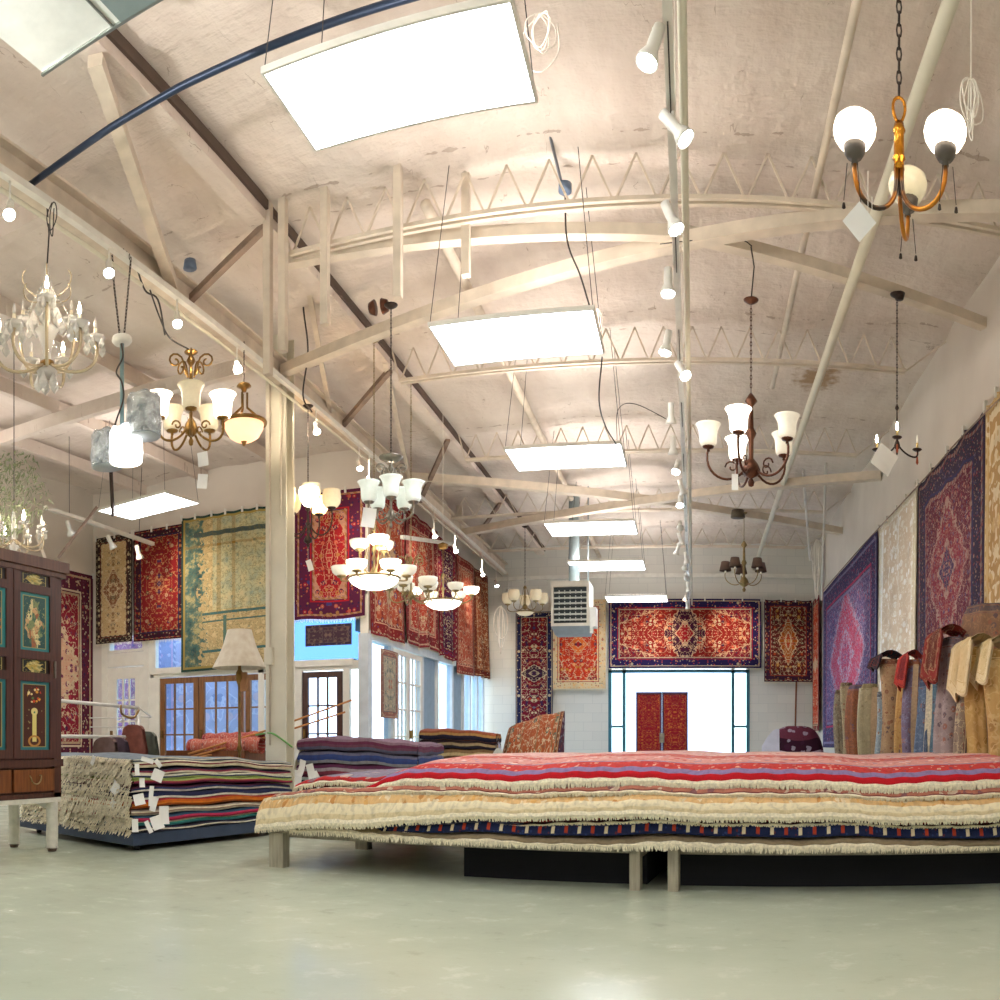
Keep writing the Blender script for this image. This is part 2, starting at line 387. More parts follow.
# storefront along the left wall of the rear hall (X=-4.58)
mb = MB(); mb.box(XL-.12, XL+.04, YF, YB-.2, 2.42, 2.55); mb.box(XL-.12, XL+.03, YF-.08, YF+.08, 0, 2.5)
for x in (391, 422, 437, 452, 463, 470, 477, 483): mb.box(XL-.1, XL+.02, yat(x, XL)-.05, yat(x, XL)+.05, 0, 2.45)
mb.box(XL-.1, XL+.02, yat(422, XL), YB-.2, .0, .45)
mb.build('trim_6', plain('pale_blue_white_frames', '#d5dde2', .5), **S)
edges = [366, 391, 422, 437, 452, 463, 470, 477, 483]
for k, (a, b_) in enumerate(zip(edges[:-1], edges[1:])):
    ya, yb = yat(a, XL)+.05, yat(b_, XL)-.05
    if (a, b_) == (391, 422):
        ym = (ya+yb)/2
        frame_window('door_6', None, (XL, ya), (XL, ym), 0, 2.4, 3, 5, white_wood, .08, .03, .05, kick=.1, handle=.8)
        frame_window('door_7', None, (XL, ym), (XL, yb), 0, 2.4, 3, 5, white_wood, .08, .03, .05, kick=.1, handle=.04)
    elif k in (2, 4): MB().box(XL-.06, XL-.03, ya, yb, .45, 2.42).build('window_%d' % (k+10), plain('blue_grey_panel', '#8fa8bd', .5), kind='structure')
    else: MB().box(XL-.035, XL-.027, ya, yb, .0 if k == 0 else .45, 2.42).build('window_%d' % (k+10), glassM, kind='structure')
# back doorway frames
mb = MB(); tl = plain('teal_steel_frame', '#3d7486', .4, .3)
for x in (610, 624, 733, 748): mb.box(xat(x, YB)-.035, xat(x, YB)+.035, YB-.02, YB+.1, 0, bz)
mb.box(bx0, bx1, YB-.02, YB+.1, bz-.1, bz-.03)
for a, b_ in ((610, 624), (733, 748)):
    for z in (.55, 1.3): mb.box(xat(a, YB), xat(b_, YB), YB, YB+.07, z-.025, z+.025)
mb.build('window_20', tl, kind='structure')
MB().box(bx0, bx1, YB+.03, YB+.04, 0, bz-.05).build('window_21', glassM, kind='structure')
MB().box(-30, 30, YB+.2, 60, -.12, -.02).box(-30, XW-.2, 6, YB+.2, -.12, -.02).build('ground_outside', plain('sunlit_pale_paving', '#dfe2e2', .9), kind='structure')

# ------------------------------------------------------------------ roof steel
def steel(name, mb, label, cat, group=None, mat=cream_steel): return mb.build(name, mat, label=label, cat=cat, group=group, kind='structure')
ords = ['nearest', 'second', 'third', 'fourth', 'fifth', 'sixth', 'seventh', 'eighth']
for k, jy in enumerate(JY):
    r_ = root('roof_joist', (XL if jy > YF else -3.1, jy, 4.8), 'open web roof joist spanning the hall, %s in from the camera end' % ords[k], 'joist', 'roof joists', 'structure')
    x0 = -3.22 if jy < YF else XL; x1 = XR; zb = 4.83; zt = 5.2
    b0 = x0+.1; b1 = x1-(.05 if k == 2 else .45)
    mb = MB()
    for dy in (-.035, .035): mb.bar((b0, jy+dy, zb), (b1, jy+dy, zb), .034, .03)
    mb.build('bottom_chord', cream_steel, r_)
    mb = MB(); n = 36; pts = [(x0, jy, zt)]
    for i in range(n+1): pts.append((b0+(b1-b0)*i/n, jy, zb if i % 2 == 0 else zt-.02))
    pts.append((x1, jy, zt))
    for a, b_ in zip(pts[:-1], pts[1:]): mb.bar(a, b_, .015)
    mb.build('web', cream_steel, r_)
# girder over the left aisle, with a flanged profile
GX = -4.16
mb = MB(); mb.box(GX-.08, GX+.08, -3, YB, 4.66, 4.68); mb.box(GX-.08, GX+.08, -3, YB, 4.88, 4.90); mb.box(GX-.012, GX+.012, -3, YB, 4.68, 4.88)
steel('roof_girder', mb, 'long steel girder over the left aisle above the side track', 'girder')
rb_ = MB().box(-3.262, -3.238, -3, YB, 5.14, 5.22); mb = MB(); mb.box(-3.42, -3.262, -3, YB, 5.06, 5.22); rb0 = steel('roof_beam', mb, 'deep foam coated lengthwise roof beam beside the light panels', 'beam', mat=foam); rb_.build('edge_strip', plain('dark_brown_seam', '#5a4a40', .8), rb0)
for k, (x, w_) in enumerate(((-6.0, .07), (-7.3, .07), (-8.5, .08))):
    mb = MB(); mb.box(x-w_/2, x+w_/2, -1, YF, 5.03, 5.2); steel('roof_purlin', mb, ['nearest', 'middle', 'farthest'][k]+' of the three lengthwise purlins over the left bay', 'purlin', 'left bay purlins', mat=foam)
for k, y in enumerate((4.9, 8.2)):
    mb = MB(); mb.box(XW, GX-.1, y-.05, y+.05, 4.86, 5.02); steel('cross_beam', mb, ('near' if k == 0 else 'far')+' crosswise beam over the left bay behind the chandeliers', 'beam', mat=foam)
# steel column in the left aisle
cx_, cy_ = -4.22, 8.3
r_ = root('steel_column', (cx_, cy_, 0), 'cream painted steel column rising behind the striped rug stack', 'column', None, 'structure')
mb = MB(); mb.box(cx_-.12, cx_+.12, cy_-.1, cy_-.085, 0, 5.2); mb.box(cx_-.12, cx_+.12, cy_+.085, cy_+.1, 0, 5.2); mb.box(cx_-.008, cx_+.008, cy_-.085, cy_+.085, 0, 5.2)
mb.build('flanges', cream_rail, r_)
mb = MB(); mb.tube([(cx_-.06, cy_-.12, .9), (cx_-.06, cy_-.12, 5.1)], .011, 6); mb.tube([(cx_+.07, cy_-.12, 3.3), (cx_+.07, cy_-.12, 5.1)], .014, 6); mb.build('conduit', cream_steel, r_)
q = at(268, 656, r=9.2); mb = MB(); mb.box(q.x-.05, q.x+.04, cy_-.15, cy_-.1, q.z-.09, q.z+.09); mb.build('switch_box', cream_rail, r_, label='small cream switch box on the column')
q2 = at(450, 500, X=GX); mb = MB(); mb.box(GX-.05, GX+.05, 15.2, 15.3, 4.9, 5.2); steel('roof_post', mb, 'short post from the side girder up to the far roof joist', 'post')
# crossed flat braces and struts
def brace(a, b_, w_, label, mat=cream_steel, nm='roof_brace', cat='brace', g=None):
    mb = MB(); mb.bar(a, b_, w_, w_*.9); return steel(nm, mb, label, cat, g, mat)
brace((-4.1, 8.15, 4.78), (2.64, 5.85, 4.78), .11, 'near diagonal roof brace from the column towards the near right wall')
mb = MB(); mb.bar((-3.2, 6.42, 4.84), (-.03, 6.76, 4.82), .1, .09); mb.bar((-.06, 6.755, 4.82), (2.64, 7.72, 4.80), .1, .09); steel('roof_brace', mb, 'near diagonal roof brace holding the candle chandelier', 'brace')
brace((-4.1, 15.3, 4.72), (2.64, 12.2, 4.72), .13, 'far diagonal roof brace from the roof post to the right wall')
brace((-4.1, 12.3, 4.84), (2.64, 15.6, 4.74), .13, 'far diagonal roof brace holding the brown shaded chandelier')
zz = [((390, 355), (343, 425)), ((448, 438), (420, 505)), ((265, 205), (190, 300)), ((500, 497), (477, 537))]
for k, (a, b_) in enumerate(zz):
    A = at(*a, X=-3.3); B = at(*b_, X=GX); A.z = min(A.z, 5.05); B.z = max(B.z, 4.66)
    brace(A, B, .06, ['second', 'third', 'nearest', 'farthest'][k]+' brown knee strut between the roof beam and the side girder', rust_steel, 'knee_strut', 'strut', 'knee struts')
brace(at(95, 60, X=-3.3), at(172, 285, X=GX), .09, 'pale long diagonal strut below the metal duct')
brace(at(385, 360, X=-3.3)+Vector((0, 0, -.02)), at(412, 498, X=GX)+Vector((0, 0, .1)), .05, 'thin pale diagonal strut beyond the pewter chandelier')
brace(at(300, 240, X=-3.4), at(330, 420, X=GX)+Vector((0, 0, .1)), .05, 'thin pale diagonal strut just right of the column')
for k, (x, ya, yb, r0) in enumerate(((398, 170, 298, 6.58), (325, 190, 325, 6.82), (466, 176, 276, 6.65), (283, 197, 352, 6.95), (268, 200, 375, 7.0))):
    t = at(x, ya, r=r0); b_ = at(x, yb, r=r0); mb = MB(); mb.box(t.x-.03, t.x+.03, t.y-.03, t.y+.03, b_.z, 5.25)
    steel('hanger_post', mb, ['middle one of the square hanger posts left of the second light panel', 'left one of the short square hanger posts, beside the black cable', 'rightmost square hanger post, near the first light panel', 'thick hanger post just right of the column top', 'hanger post directly above the column'][k], 'post', 'hanger posts')
brace(at(109, 430, r=11.2), at(113, 516, r=11.2), .035, 'thin dark upright bar above the short track of the left bay', dark_iron)
brace(at(97, 507, r=11.6), at(58, 558, r=11.6), .04, 'slim brown slanting bar between the short track and the armoire top', rust_steel)
brace(at(36, 535, r=11.6), at(46, 560, r=11.6), .04, 'slim pale slanting bar just above the armoire top', cream_steel)
# pipes
def pipe(pts, r, label, mat, nm='ceiling_pipe', cat='pipe', n=8): return MB().tube(pts, r, n).build(nm, mat, label=label, cat=cat)
pipe([(1.3, .5, 4.72), (1.3, YB, 4.72)], .045, 'thicker cream sprinkler pipe running lengthwise right of the track', cream_rail)
pipe([(.89, .5, 4.98), (.89, 10, 4.98)], .028, 'thinner cream pipe running lengthwise beside the sprinkler pipe', cream_steel)
pipe([(-2.0, 6.35, 4.99), (-2.05, YB, 4.99)], .045, 'cream lengthwise pipe above the row of light panels', cream_steel)
dp = plain('dark_blue_pipe', '#2d3b52', .4, .4)
pipe([at(30, 185, Y=4.35), at(110, 128, Y=4.35), at(180, 87, Y=4.35), (-1.2, 4.4, 4.84), (.3, 4.5, 4.9)], .022, 'dark blue pipe crossing the ceiling just below the metal duct', dp)
pipe([at(508, 0, r=5), at(540, 95, r=6.1), at(562, 185, r=6.6)], .012, 'grey conduit dropping beside the nearest light panel', plain('grey_conduit', '#8b8d93', .4, .5))
q = at(565, 188, r=6.6); MB().lathe([(.001, -.03), (.05, -.03), (.05, .03), (.001, .03)], q, 12).build('junction_box', plain('blue_grey_box', '#7689a3', .4, .4), label='small round blue grey junction box on the conduit end', cat='junction box')
q = at(190, 264, r=7.6); MB().lathe([(.001, -.04), (.06, -.04), (.05, .03), (.001, .03)], q, 12).build('junction_box', plain('blue_grey_box', '#7689a3', .4, .4), label='small round blue junction box left of the column', cat='junction box')

# metal duct
r_ = root('air_duct', (-2.2, 2.6, 4.3), 'large galvanised sheet metal air duct under the roof above the dark blue pipe', 'duct')
mb = MB(); mb.box(-3.0, -1.5, -3, 3.3, 4.3, 4.75); mb.build('duct_body', duct_m, r_)
mb = MB()
for y in (1.5, 3.29): mb.box(-3.01, -1.49, y-.008, y+.008, 4.288, 4.3)
mb.box(-2.556, -2.548, -3, 3.28, 4.292, 4.3); mb.build('seam', plain('duct_seam', '#8e938f', .35, .8), r_)
mb = MB(); mb.box(-2.5, -2.1, 3.0, 3.28, 4.286, 4.299); mb.build('dark_patch', plain('worn_grey_patch', '#7d8c8c', .5, .3), r_)

# ------------------------------------------------------------------ light panels
def panel(xl, xr, y0, y1, z, label, rotz=0, hang=True):
    cx, cy = (xl+xr)/2, (y0+y1)/2; w_, d_ = (xr-xl)/2, (y1-y0)/2
    r_ = root('light_panel', (cx, cy, z), label, 'ceiling light', 'hanging light panels'); r_.rotation_euler = (0, 0, rotz)
    mb = MB()
    for a in ((-w_-.014, -w_, -d_-.014, d_+.014), (w_, w_+.014, -d_-.014, d_+.014), (-w_, w_, -d_-.014, -d_), (-w_, w_, d_, d_+.014)): mb.box(*a, .006, .04)
    mb.box(-w_, w_, -d_, d_, .03, .04); mb.build('frame', white_metal, r_, False)
    MB().box(-w_, w_, -d_, d_, .008, .02).build('diffuser', panel_mat, r_, False)
    MB().box(-w_+.04, w_-.04, -d_+.04, d_-.04, .041, .05).build('added_uplight_sheet', up_mat, r_, False)  # glowing top sheet added to brighten the ceiling
    for sx in (-1, 1):
        for sy in (-1, 1): MB().tube([(sx*w_, sy*d_, .04), (sx*(w_-.12), sy*d_*.7, 5.25-z)], .003, 4).build('hanger_wire', cord_black, r_, False)
    return r_
pl = [(263, 536, 153, 101, .70), (431, 592, 330, 310, None), (507, 622, 451, 446, None), (545, 635, 525, 522, None), (570, 643, 564, 560, None), (604.5, 666.5, 597, 597, None)]
panel(-1.90, -.76, 3.58, 4.15, 3.98, 'largest and nearest glowing white light panel at the top')
ZP = [3.98, 3.98, 3.95, 3.88, 3.82]
spec = [((455, 366.6), (602.2, 354.5), (431, 329.6), (592.7, 309.8)), ((516.8, 470.8), (625, 467.8), (506.9, 450.2), (621.3, 445.1)), ((552.4, 536.4), (636.4, 535), (544.4, 524.4), (634.4, 521.6)), ((574.4, 572), (644.8, 570), (569.6, 564), (642.4, 559.6)), ((609, 602.4), (667, 602.4), (604.4, 597), (666.4, 596.4))]
for k, (lf, rf, ln, rn) in enumerate(spec):
    z = [3.98, 3.97, 3.92, 3.88, 3.76][k]
    P = [at(*q, z=z) for q in (lf, rf, ln, rn)]
    yf = (P[0].y+P[1].y)/2; yn = (P[2].y+P[3].y)/2; xl = (P[0].x+P[2].x)/2; xr = (P[1].x+P[3].x)/2
    if yf-yn < .45: yn = yf-.55
    panel(xl, xr, yn, yf, z, 'hanging white light panel, %s from the camera in the central row' % ords[k+1])
P7 = [at(*q, z=4.02) for q in ((171, 491.4), (196, 505.6), (99, 511), (128, 521))]
c7 = sum(P7, Vector())/4; e = (P7[0]-P7[2]); ang = atan2(e.y, e.x)
panel(c7.x-.6, c7.x+.6, c7.y-.32, c7.y+.32, 4.02, 'hanging white light panel in the left bay above the tapestry', ang)
# unseen panels added beside and behind the view for more light
for k, (x, y) in enumerate(((-1.9, .6), (-1.9, -2.2), (-6.6, 3.4), (-6.6, .6), (-6.6, -2.2), (-1.9, -5.0), (.9, -1.0), (.9, -4.0), (-9.2, 4.4), (-9.2, 6.8))):
    panel(x, x+1.18, y, y+.66, 3.98, 'added unseen light panel brightening the hall from outside the view')

# ------------------------------------------------------------------ tracks and spot heads
def lamp_head(pos, aim, label, on=True, power=0, size=1.0, group=None, stub=.06, cone=None):
    r_ = root('track_spotlight', pos+Vector((0, 0, stub)), label, 'spotlight', group)
    aim = Vector(aim).normalized(); q = aim.to_track_quat('-Z', 'Y').to_matrix()
    mb = MB(); mb.tube([pos+Vector((0, 0, stub)), pos+Vector((0, 0, 0)), pos-aim*.0], .008, 6); mb.build('stem', white_metal, r_)
    s = size
    mb = MB(); mb.lathe([(.001, .08*s), (.026*s, .078*s), (.028*s, 0), (.026*s, -.03*s), (.045*s, -.075*s), (.05*s, -.10*s), (.046*s, -.10*s), (.03*s, -.04*s), (.001, -.03*s)], (0, 0, 0), 14)
    mb.v = [tuple(q @ Vector(v)+pos) for v in mb.v]; mb.build('lamp_housing', white_metal, r_)
    mb = MB(); mb.lathe([(.001, -.05*s), (.03*s, -.06*s), (.042*s, -.088*s), (.03*s, -.095*s), (.001, -.10*s)], (0, 0, 0), 12)
    mb.v = [tuple(q @ Vector(v)+pos) for v in mb.v]; mb.build('bulb', spot_mat if on else milk, r_)
    if power:
        l = bpy.data.lights.new('track_beam', 'SPOT'); l.energy = power; l.spot_size = cone or radians(42); l.spot_blend = .7; l.color = (1, .86, .68); l.shadow_soft_size = .04
        o = bpy.data.objects.new('track_beam', l); C.objects.link(o); o.location = pos+aim*.12*s; o.rotation_euler = aim.to_track_quat('-Z', 'Y').to_euler()
    return r_
mb = MB(); ty1 = 18.4
r_ = root('ceiling_track', (-.1, 10, 3.8), 'long white lighting track with conduit down the middle of the hall', 'track')
mb.box(-.125, -.085, .6, ty1, 3.78, 3.82); mb.build('rail', white_metal, r_)
mb = MB(); mb.tube([(-.05, .6, 3.84), (-.045, 8, 3.84), (-.05, 12, 3.83), (-.045, ty1, 3.84)], .02, 8); mb.build('conduit', cream_rail, r_)
y = .9
while y < 18: MB().box(-.108, -.102, y, y+.55, 3.772, 3.781).build('slot', cord_black, r_); y += 1.3
for y in (2, 4.7, 7.4, 10, 13, 16): MB().tube([(-.1, y, 3.82), (-.1, y, 5.2)], .004, 4).build('hanger_wire', cord_white, r_)
cl = [(654, 43, -.2, 1), (673, 125, .5, 1), (670, 215, .25, 1), (668, 280, 0, 1), (667, 341, -.1, 1), (681, 369, .3, 1), (671, 412, 0, 0), (673, 444, 0, 0), (677, 466, -.1, 1), (681, 486, .2, 0), (680, 500, 0, 1), (680, 525, 0, 1), (680, 538, .2, 0), (678, 548, -.2, 0), (686, 557, .1, 0), (685, 566, -.1, 1), (686, 576, .3, 1), (688, 586, .1, 0), (686, 596, -.2, 0), (687, 604, .1, 0)]
onum = ['nearest', 'second', 'third', 'fourth', 'fifth', 'sixth', 'seventh', 'eighth', 'ninth', 'tenth', 'eleventh', 'twelfth', 'thirteenth', 'fourteenth', 'fifteenth', 'sixteenth', 'seventeenth', 'eighteenth', 'nineteenth', 'farthest']
for k, (x, y, ax, on) in enumerate(cl):
    p = at(x, y, z=3.69); p.x = max(-.28, min(.08, p.x))
    tgt = Vector((ax*1.3, (-.12 if k < 5 else -.5) if on else .3, -.8))
    if k in (11, 15, 16): tgt = Vector(((-.5, .5, .0)[k % 3], 6, -.9))
    pw = 0
    lamp_head(p, tgt, 'white spotlight on the central track, %s from the camera%s' % (onum[k], '' if on else ', unlit'), on, pw, .95, 'central track spotlights')
# side track under the girder
r_ = root('ceiling_track', (-4.05, 10, 4.62), 'white lighting track fixed along the side girder', 'track')
mb = MB(); mb.box(-4.07, -4.02, 1, YB-.4, 4.6, 4.65); mb.build('rail', white_metal, r_)
mb = MB(); mb.tube([(-4.1, 1, 4.55), (-4.1, 8, 4.55), (-4.1, YB-.4, 4.56)], .016, 6); mb.build('conduit', cream_rail, r_)
sl = [(10, 208), (109, 267), (177, 318), (237, 364), (316, 427), (359, 464), (369, 481), (434, 533), (455, 548), (482, 572), (496, 583), (508, 592)]
sn = ['nearest', 'second', 'third', 'fourth', 'fifth', 'sixth', 'seventh', 'eighth', 'ninth', 'tenth', 'eleventh', 'farthest']
for k, (x, y) in enumerate(sl):
    p = at(x, y, X=-4.05)
    if p.z > 4.5: p.z = 4.5
    lamp_head(p, (.35, -.45, -.9), 'white spotlight on the side girder track, %s from the camera' % sn[k], True, 0, .9, 'side track spotlights', stub=4.6-p.z)
# short track in the left bay
a = at(45, 507.5, X=-8.0); b_ = at(153, 544, X=-8.0)
r_ = root('ceiling_track', ((a+b_)/2), 'short white lighting track in the left bay before the hanging rugs', 'track')
mb = MB(); mb.bar(a, b_, .06, .05); mb.build('rail', white_metal, r_)
MB().tube([a+(b_-a)*.2, (a.x, a.y+.5, 5.2)], .005, 4).build('hanger_wire', cord_black, r_); MB().tube([a+(b_-a)*.85, (a.x, b_.y-.3, 5.2)], .005, 4).build('hanger_wire', cord_black, r_)
for k, (x, y, ax) in enumerate(((69, 519, 0), (110, 533, .6), (138, 543, 0))):
    p = at(x, y+8, X=-8.0); lamp_head(p, (ax*.4-.1, .6, -.9), ['leftmost', 'tilted middle', 'rightmost'][k]+' white spotlight on the short left bay track', k == 2, 0, 1.2, 'left bay spotlights', stub=.1)
# short white bar with lamp near the bowls
a = at(402, 537, r=11.3); b_ = at(452, 544, X=-4.05); MB().bar(a, b_, .05, .05).build('track_branch', white_metal, label='short white branch rail joining the side track behind the bowl chandeliers', cat='track')

# light from the track lamps onto the hung rugs (one beam for every lit head that is aimed at them)
def beam(loc, tgt, e, ang=30, col=(1, .8, .55)):
    l = bpy.data.lights.new('rug_beam', 'SPOT'); l.energy = e; l.spot_size = radians(ang); l.spot_blend = .9; l.color = col; l.shadow_soft_size = .05
    o = bpy.data.objects.new('rug_beam', l); C.objects.link(o); o.location = loc; o.rotation_euler = (Vector(tgt)-Vector(loc)).to_track_quat('-Z', 'Y').to_euler()
#BEAMS

# ------------------------------------------------------------------ hanging carpets
def hang(name, label, cat, group, p0, p1, zt, zb, mat_args, folds=(3, .03), th=.012, clips=0, sag=0.0, slant=0.0, wave_edge=0.0, off=.05, fringe=True, top_slope=0.0, uneven=0.0, matf=None):
    """carpet hung from p0 to p1 (xy) between zt and zb; it faces the left hand normal turned to the hall"""
    p0 = Vector((p0[0], p0[1], 0)); p1 = Vector((p1[0], p1[1], 0)); d = p1-p0; w = d.length; d.normalize()
    n = Vector((d.y, -d.x, 0))
    mid = (p0+p1)/2
    if n.dot(Vector((-.8, 9, 0))-mid) < 0: n = -n
    h = zt-zb; mat = (matf or rug_mat)(w, h, **mat_args)
    ni = max(14, int(w/.05)); nj = 26; ph = rnd.random()*6
    def P(i, j, o):
        u = i/ni; v = j/nj; a = folds[1]*(.35+.65*(1-v))
        q = p0+d*(u*w)+n*(off+a+a*sin(u*folds[0]*2*pi+ph+.4*sin(v*5))+o)
        z = zb+v*h
        if sag and clips: z -= sag*abs(sin(u*clips*pi))*v**3
        z += (slant*(u-.5) + wave_edge*sin(u*7+ph))*(1-v) + top_slope*(u-.5)*v
        return (q.x, q.y, z)
    A = [[P(i, j, th) for i in range(ni+1)] for j in range(nj+1)]; B = [[P(i, j, 0) for i in range(ni+1)] for j in range(nj+1)]
    UV = [[(i/ni*w, j/nj*h) for i in range(ni+1)] for j in range(nj+1)]
    mb = MB(); mb.grid(A, UV); mb.grid(B, UV)
    for (R1, R2) in ((A[0], B[0]), (A[-1], B[-1]), ([r[0] for r in A], [r[0] for r in B]), ([r[-1] for r in A], [r[-1] for r in B])):
        mb.grid([R1, R2], [[(.01, .01)]*len(R1)]*2)
    o = mb.build(name, mat, label=label, cat=cat, group=group)
    if fringe:
        mb = MB(); k = int(w/.02)
        for i in range(k):
            u = (i+.5)/k*ni; i0 = int(u); f = u-i0; a = Vector(A[0][i0])*(1-f)+Vector(A[0][min(i0+1, ni)])*f; L = .035+.02*rnd.random(); s = rnd.uniform(-.006, .006)
            mb.add([a-d*.006, a+d*.006, a+d*(s+.002)-Vector((0, 0, L)), a+d*(s-.002)-Vector((0, 0, L))], [(0, 1, 2, 3)])
        mb.build('fringe', fringe_mat, o)
    if clips:
        for i in range(clips+1):
            a = Vector(A[-1][round(i*ni/clips)]); MB().bar(a-Vector((0, 0, .05)), a+Vector((0, 0, .04)), .03, .03).build('clip', white_metal, o)
    return o
NAVY, RED, WINE, IV, GOLD, RUST, TEAL, ROSE, BLUE = '#232446', '#a5202a', '#6d1a28', '#dccba4', '#c08a3a', '#b4482a', '#3f6f78', '#c46a62', '#3c4f86'
def xz(px, py, Y): q = at(px, py, Y=Y); return q.x, q.z
RG = 'carpets hung on the back wall'
def hb(name, label, x0, x1, yt, yb, args, Y=YB-.07, cat='rug', g=RG, **k):
    a, b_ = xat(x0, Y), xat(x1, Y); xm = (x0+x1)/2
    return hang(name, label, cat, g, (a, Y), (b_, Y), at(xm, yt, Y=Y).z, at(xm, yb, Y=Y).z, args, off=.02, **k)
hb('hanging_runner', 'narrow navy and crimson runner with diamond medallions left of the wall heater', 516, 553, 612, 735, dict(field=WINE, border=NAVY, motifs=[NAVY, RUST, '#30406a', IV], med='#1d2238', sc=7, msz=(.4, .07)), folds=(2, .01))
hb('hanging_rug', 'bright orange red rug with cream border below the wall heater', 551, 606, 600, 689, dict(field='#c33a22', border='#d8c29c', motifs=[RED, GOLD, NAVY, '#e8b070'], med='#e07a3a', sc=7, msz=(.16, .12), spand='#94302a'), folds=(2, .01))
hb('hanging_rug', 'wide dark red rug with navy diamond medallion above the back doorway', 609, 761, 599, 668, dict(field='#8a2420', border='#2b2350', motifs=[RED, '#e8a070', NAVY, '#d85a40', IV], med='#1f1c38', sc=7.5, msz=(.15, .46), spand='#7a2030', line='#e8c49a'), folds=(4, .008), clips=8)
hb('hanging_rug', 'dark brown red rug hung at the right end of the back wall', 764, 812, 600, 682, dict(field='#5a2220', border='#3a2038', motifs=[RUST, '#3a3a30', GOLD, '#7a2c22'], med='#a85a20', sc=8, msz=(.2, .3)), folds=(1, .02), sag=.02, clips=3)
hang('hanging_runner', 'slim orange red runner hung in the back right corner', 'rug', 'carpets hung on the right wall', (2.0+.58, YB-.12), (2.585, YB-1.0), 4.0, 1.2, dict(field='#c8452a', border='#7a2a30', motifs=[IV, RUST, NAVY], sc=6, med=IV, msz=(.3, .06)), folds=(1, .01), off=.005)
# right wall
RR = XR-.04; RW = 'carpets hung on the right wall'
def hr(name, label, x0, x1, zt, zb, args, **k):
    return hang(name, label, 'rug', RW, (RR, yat(x0, RR)), (RR, yat(x1, RR)), zt, zb, args, off=.0, **k)
rail_pts = [at(1003, 396, X=RR-.05), at(982, 416, X=RR-.05), at(956, 443, X=RR-.05), at(938, 464, X=RR-.05), at(917, 487, X=RR-.05), at(891, 515, X=RR-.05), at(863, 545, X=RR-.05), at(822, 592, X=RR-.05)]
ztr = [p.z for p in rail_pts]
zr = 4.0
hr('hanging_rug', 'cream rug with golden scroll pattern at the right edge, nearest on the right wall', 1012, 987, zr-.02, 1.7, dict(field='#dccba8', border='#cbb080', motifs=['#b98c4a', '#c9a468', '#e4d8bc'], line='#a87a3c', sc=3.2, vine=.04), folds=(1, .02), clips=2, sag=.04)
hr('hanging_rug', 'huge navy and red floral rug with a plain red side edge on the right wall', 986, 919, zr-.03, 1.5, dict(field='#5c2a3a', border='#3c3444', line='#a08a80', motifs=['#3a3858', '#8a3844', '#a88878', '#5a4f70', '#945a52'], med='#7a3440', sc=11, msz=(.3, .3)), folds=(2, .015), clips=4, sag=.06)
hr('hanging_rug', 'pale ivory and tan striped carpet hanging in folds on the right wall', 917, 880, zr-.03, 1.35, dict(field='#f0f1f2', border='#d6cdb8', motifs=['#eceae6', '#e0dccf', '#f6f6f5'], line='#dfd8c8', sc=6, stripes=(1.1, '#cdb89c', .86), bw=.1), folds=(4, .035), clips=4, sag=.05)
hr('hanging_rug', 'large violet blue rug with glowing pink centre on the right wall', 878, 824, zr-.03, .85, dict(field='#574874', border='#413a5c', motifs=['#a83a5c', '#a8a0b8', '#46426c', '#b84858', '#6a6a98'], med='#b83a54', sc=10, msz=(.34, .38), line='#aca0b8'), folds=(2, .012))
MB().tube(rail_pts, .008, 5).build('hanging_rail', rust_steel, label='thin metal rail carrying the rugs along the right wall', cat='rail')
# left wall of the rear hall
LW = 'carpets hung on the left wall above the storefront'
def hl(label, x0, x1, zt, zb, args, nm='hanging_rug', **k):
    ya, yb = yat(x0, XL), yat(x1, XL)
    return hang(nm, label, 'rug', LW, (XL, ya), (XL, yb), zt, zb, args, off=.03, **k)
hl('salmon red rug with cream panel and blue key border, nearest on the storefront wall', 367.5, 401, 4.7, 2.5, dict(field='#b8563e', border='#8a2a2c', motifs=['#d8a888', '#38508a', '#c98468', '#7a2a2c'], med='#d8c0a0', sc=6, msz=(.3, .3)), folds=(2, .03), slant=.0)
hl('mottled red and rose rug with a lace white lower edge over the storefront', 402, 434, 4.7, 2.55, dict(field='#a03a30', border='#7a2a30', motifs=['#c88a78', '#5a6060', RED, '#d0a890'], med='#b84a38', sc=9, msz=(.35, .3)), folds=(3, .04), slant=-.04, wave_edge=.04)
hl('dark navy and crimson rug hung between two lighter red rugs', 435, 453, 4.65, 2.5, dict(field='#4a1a38', border='#7a1f30', motifs=[NAVY, '#2d3a78', WINE], sc=7), folds=(2, .04), wave_edge=.03)
hl('glowing pale salmon rug on the storefront wall beyond the navy one', 454, 471, 4.6, 2.3, dict(field='#b85a44', border='#8a3a34', motifs=['#d89a80', '#c87058', '#7a3030'], sc=6), folds=(1, .05))
hl('brown red rug hung farthest along the storefront wall by the corner', 472, 485.5, 4.6, 2.35, dict(field='#8a4a32', border='#6a3024', motifs=['#a86a48', '#5a2a24', '#c08a60'], sc=7), folds=(2, .06))
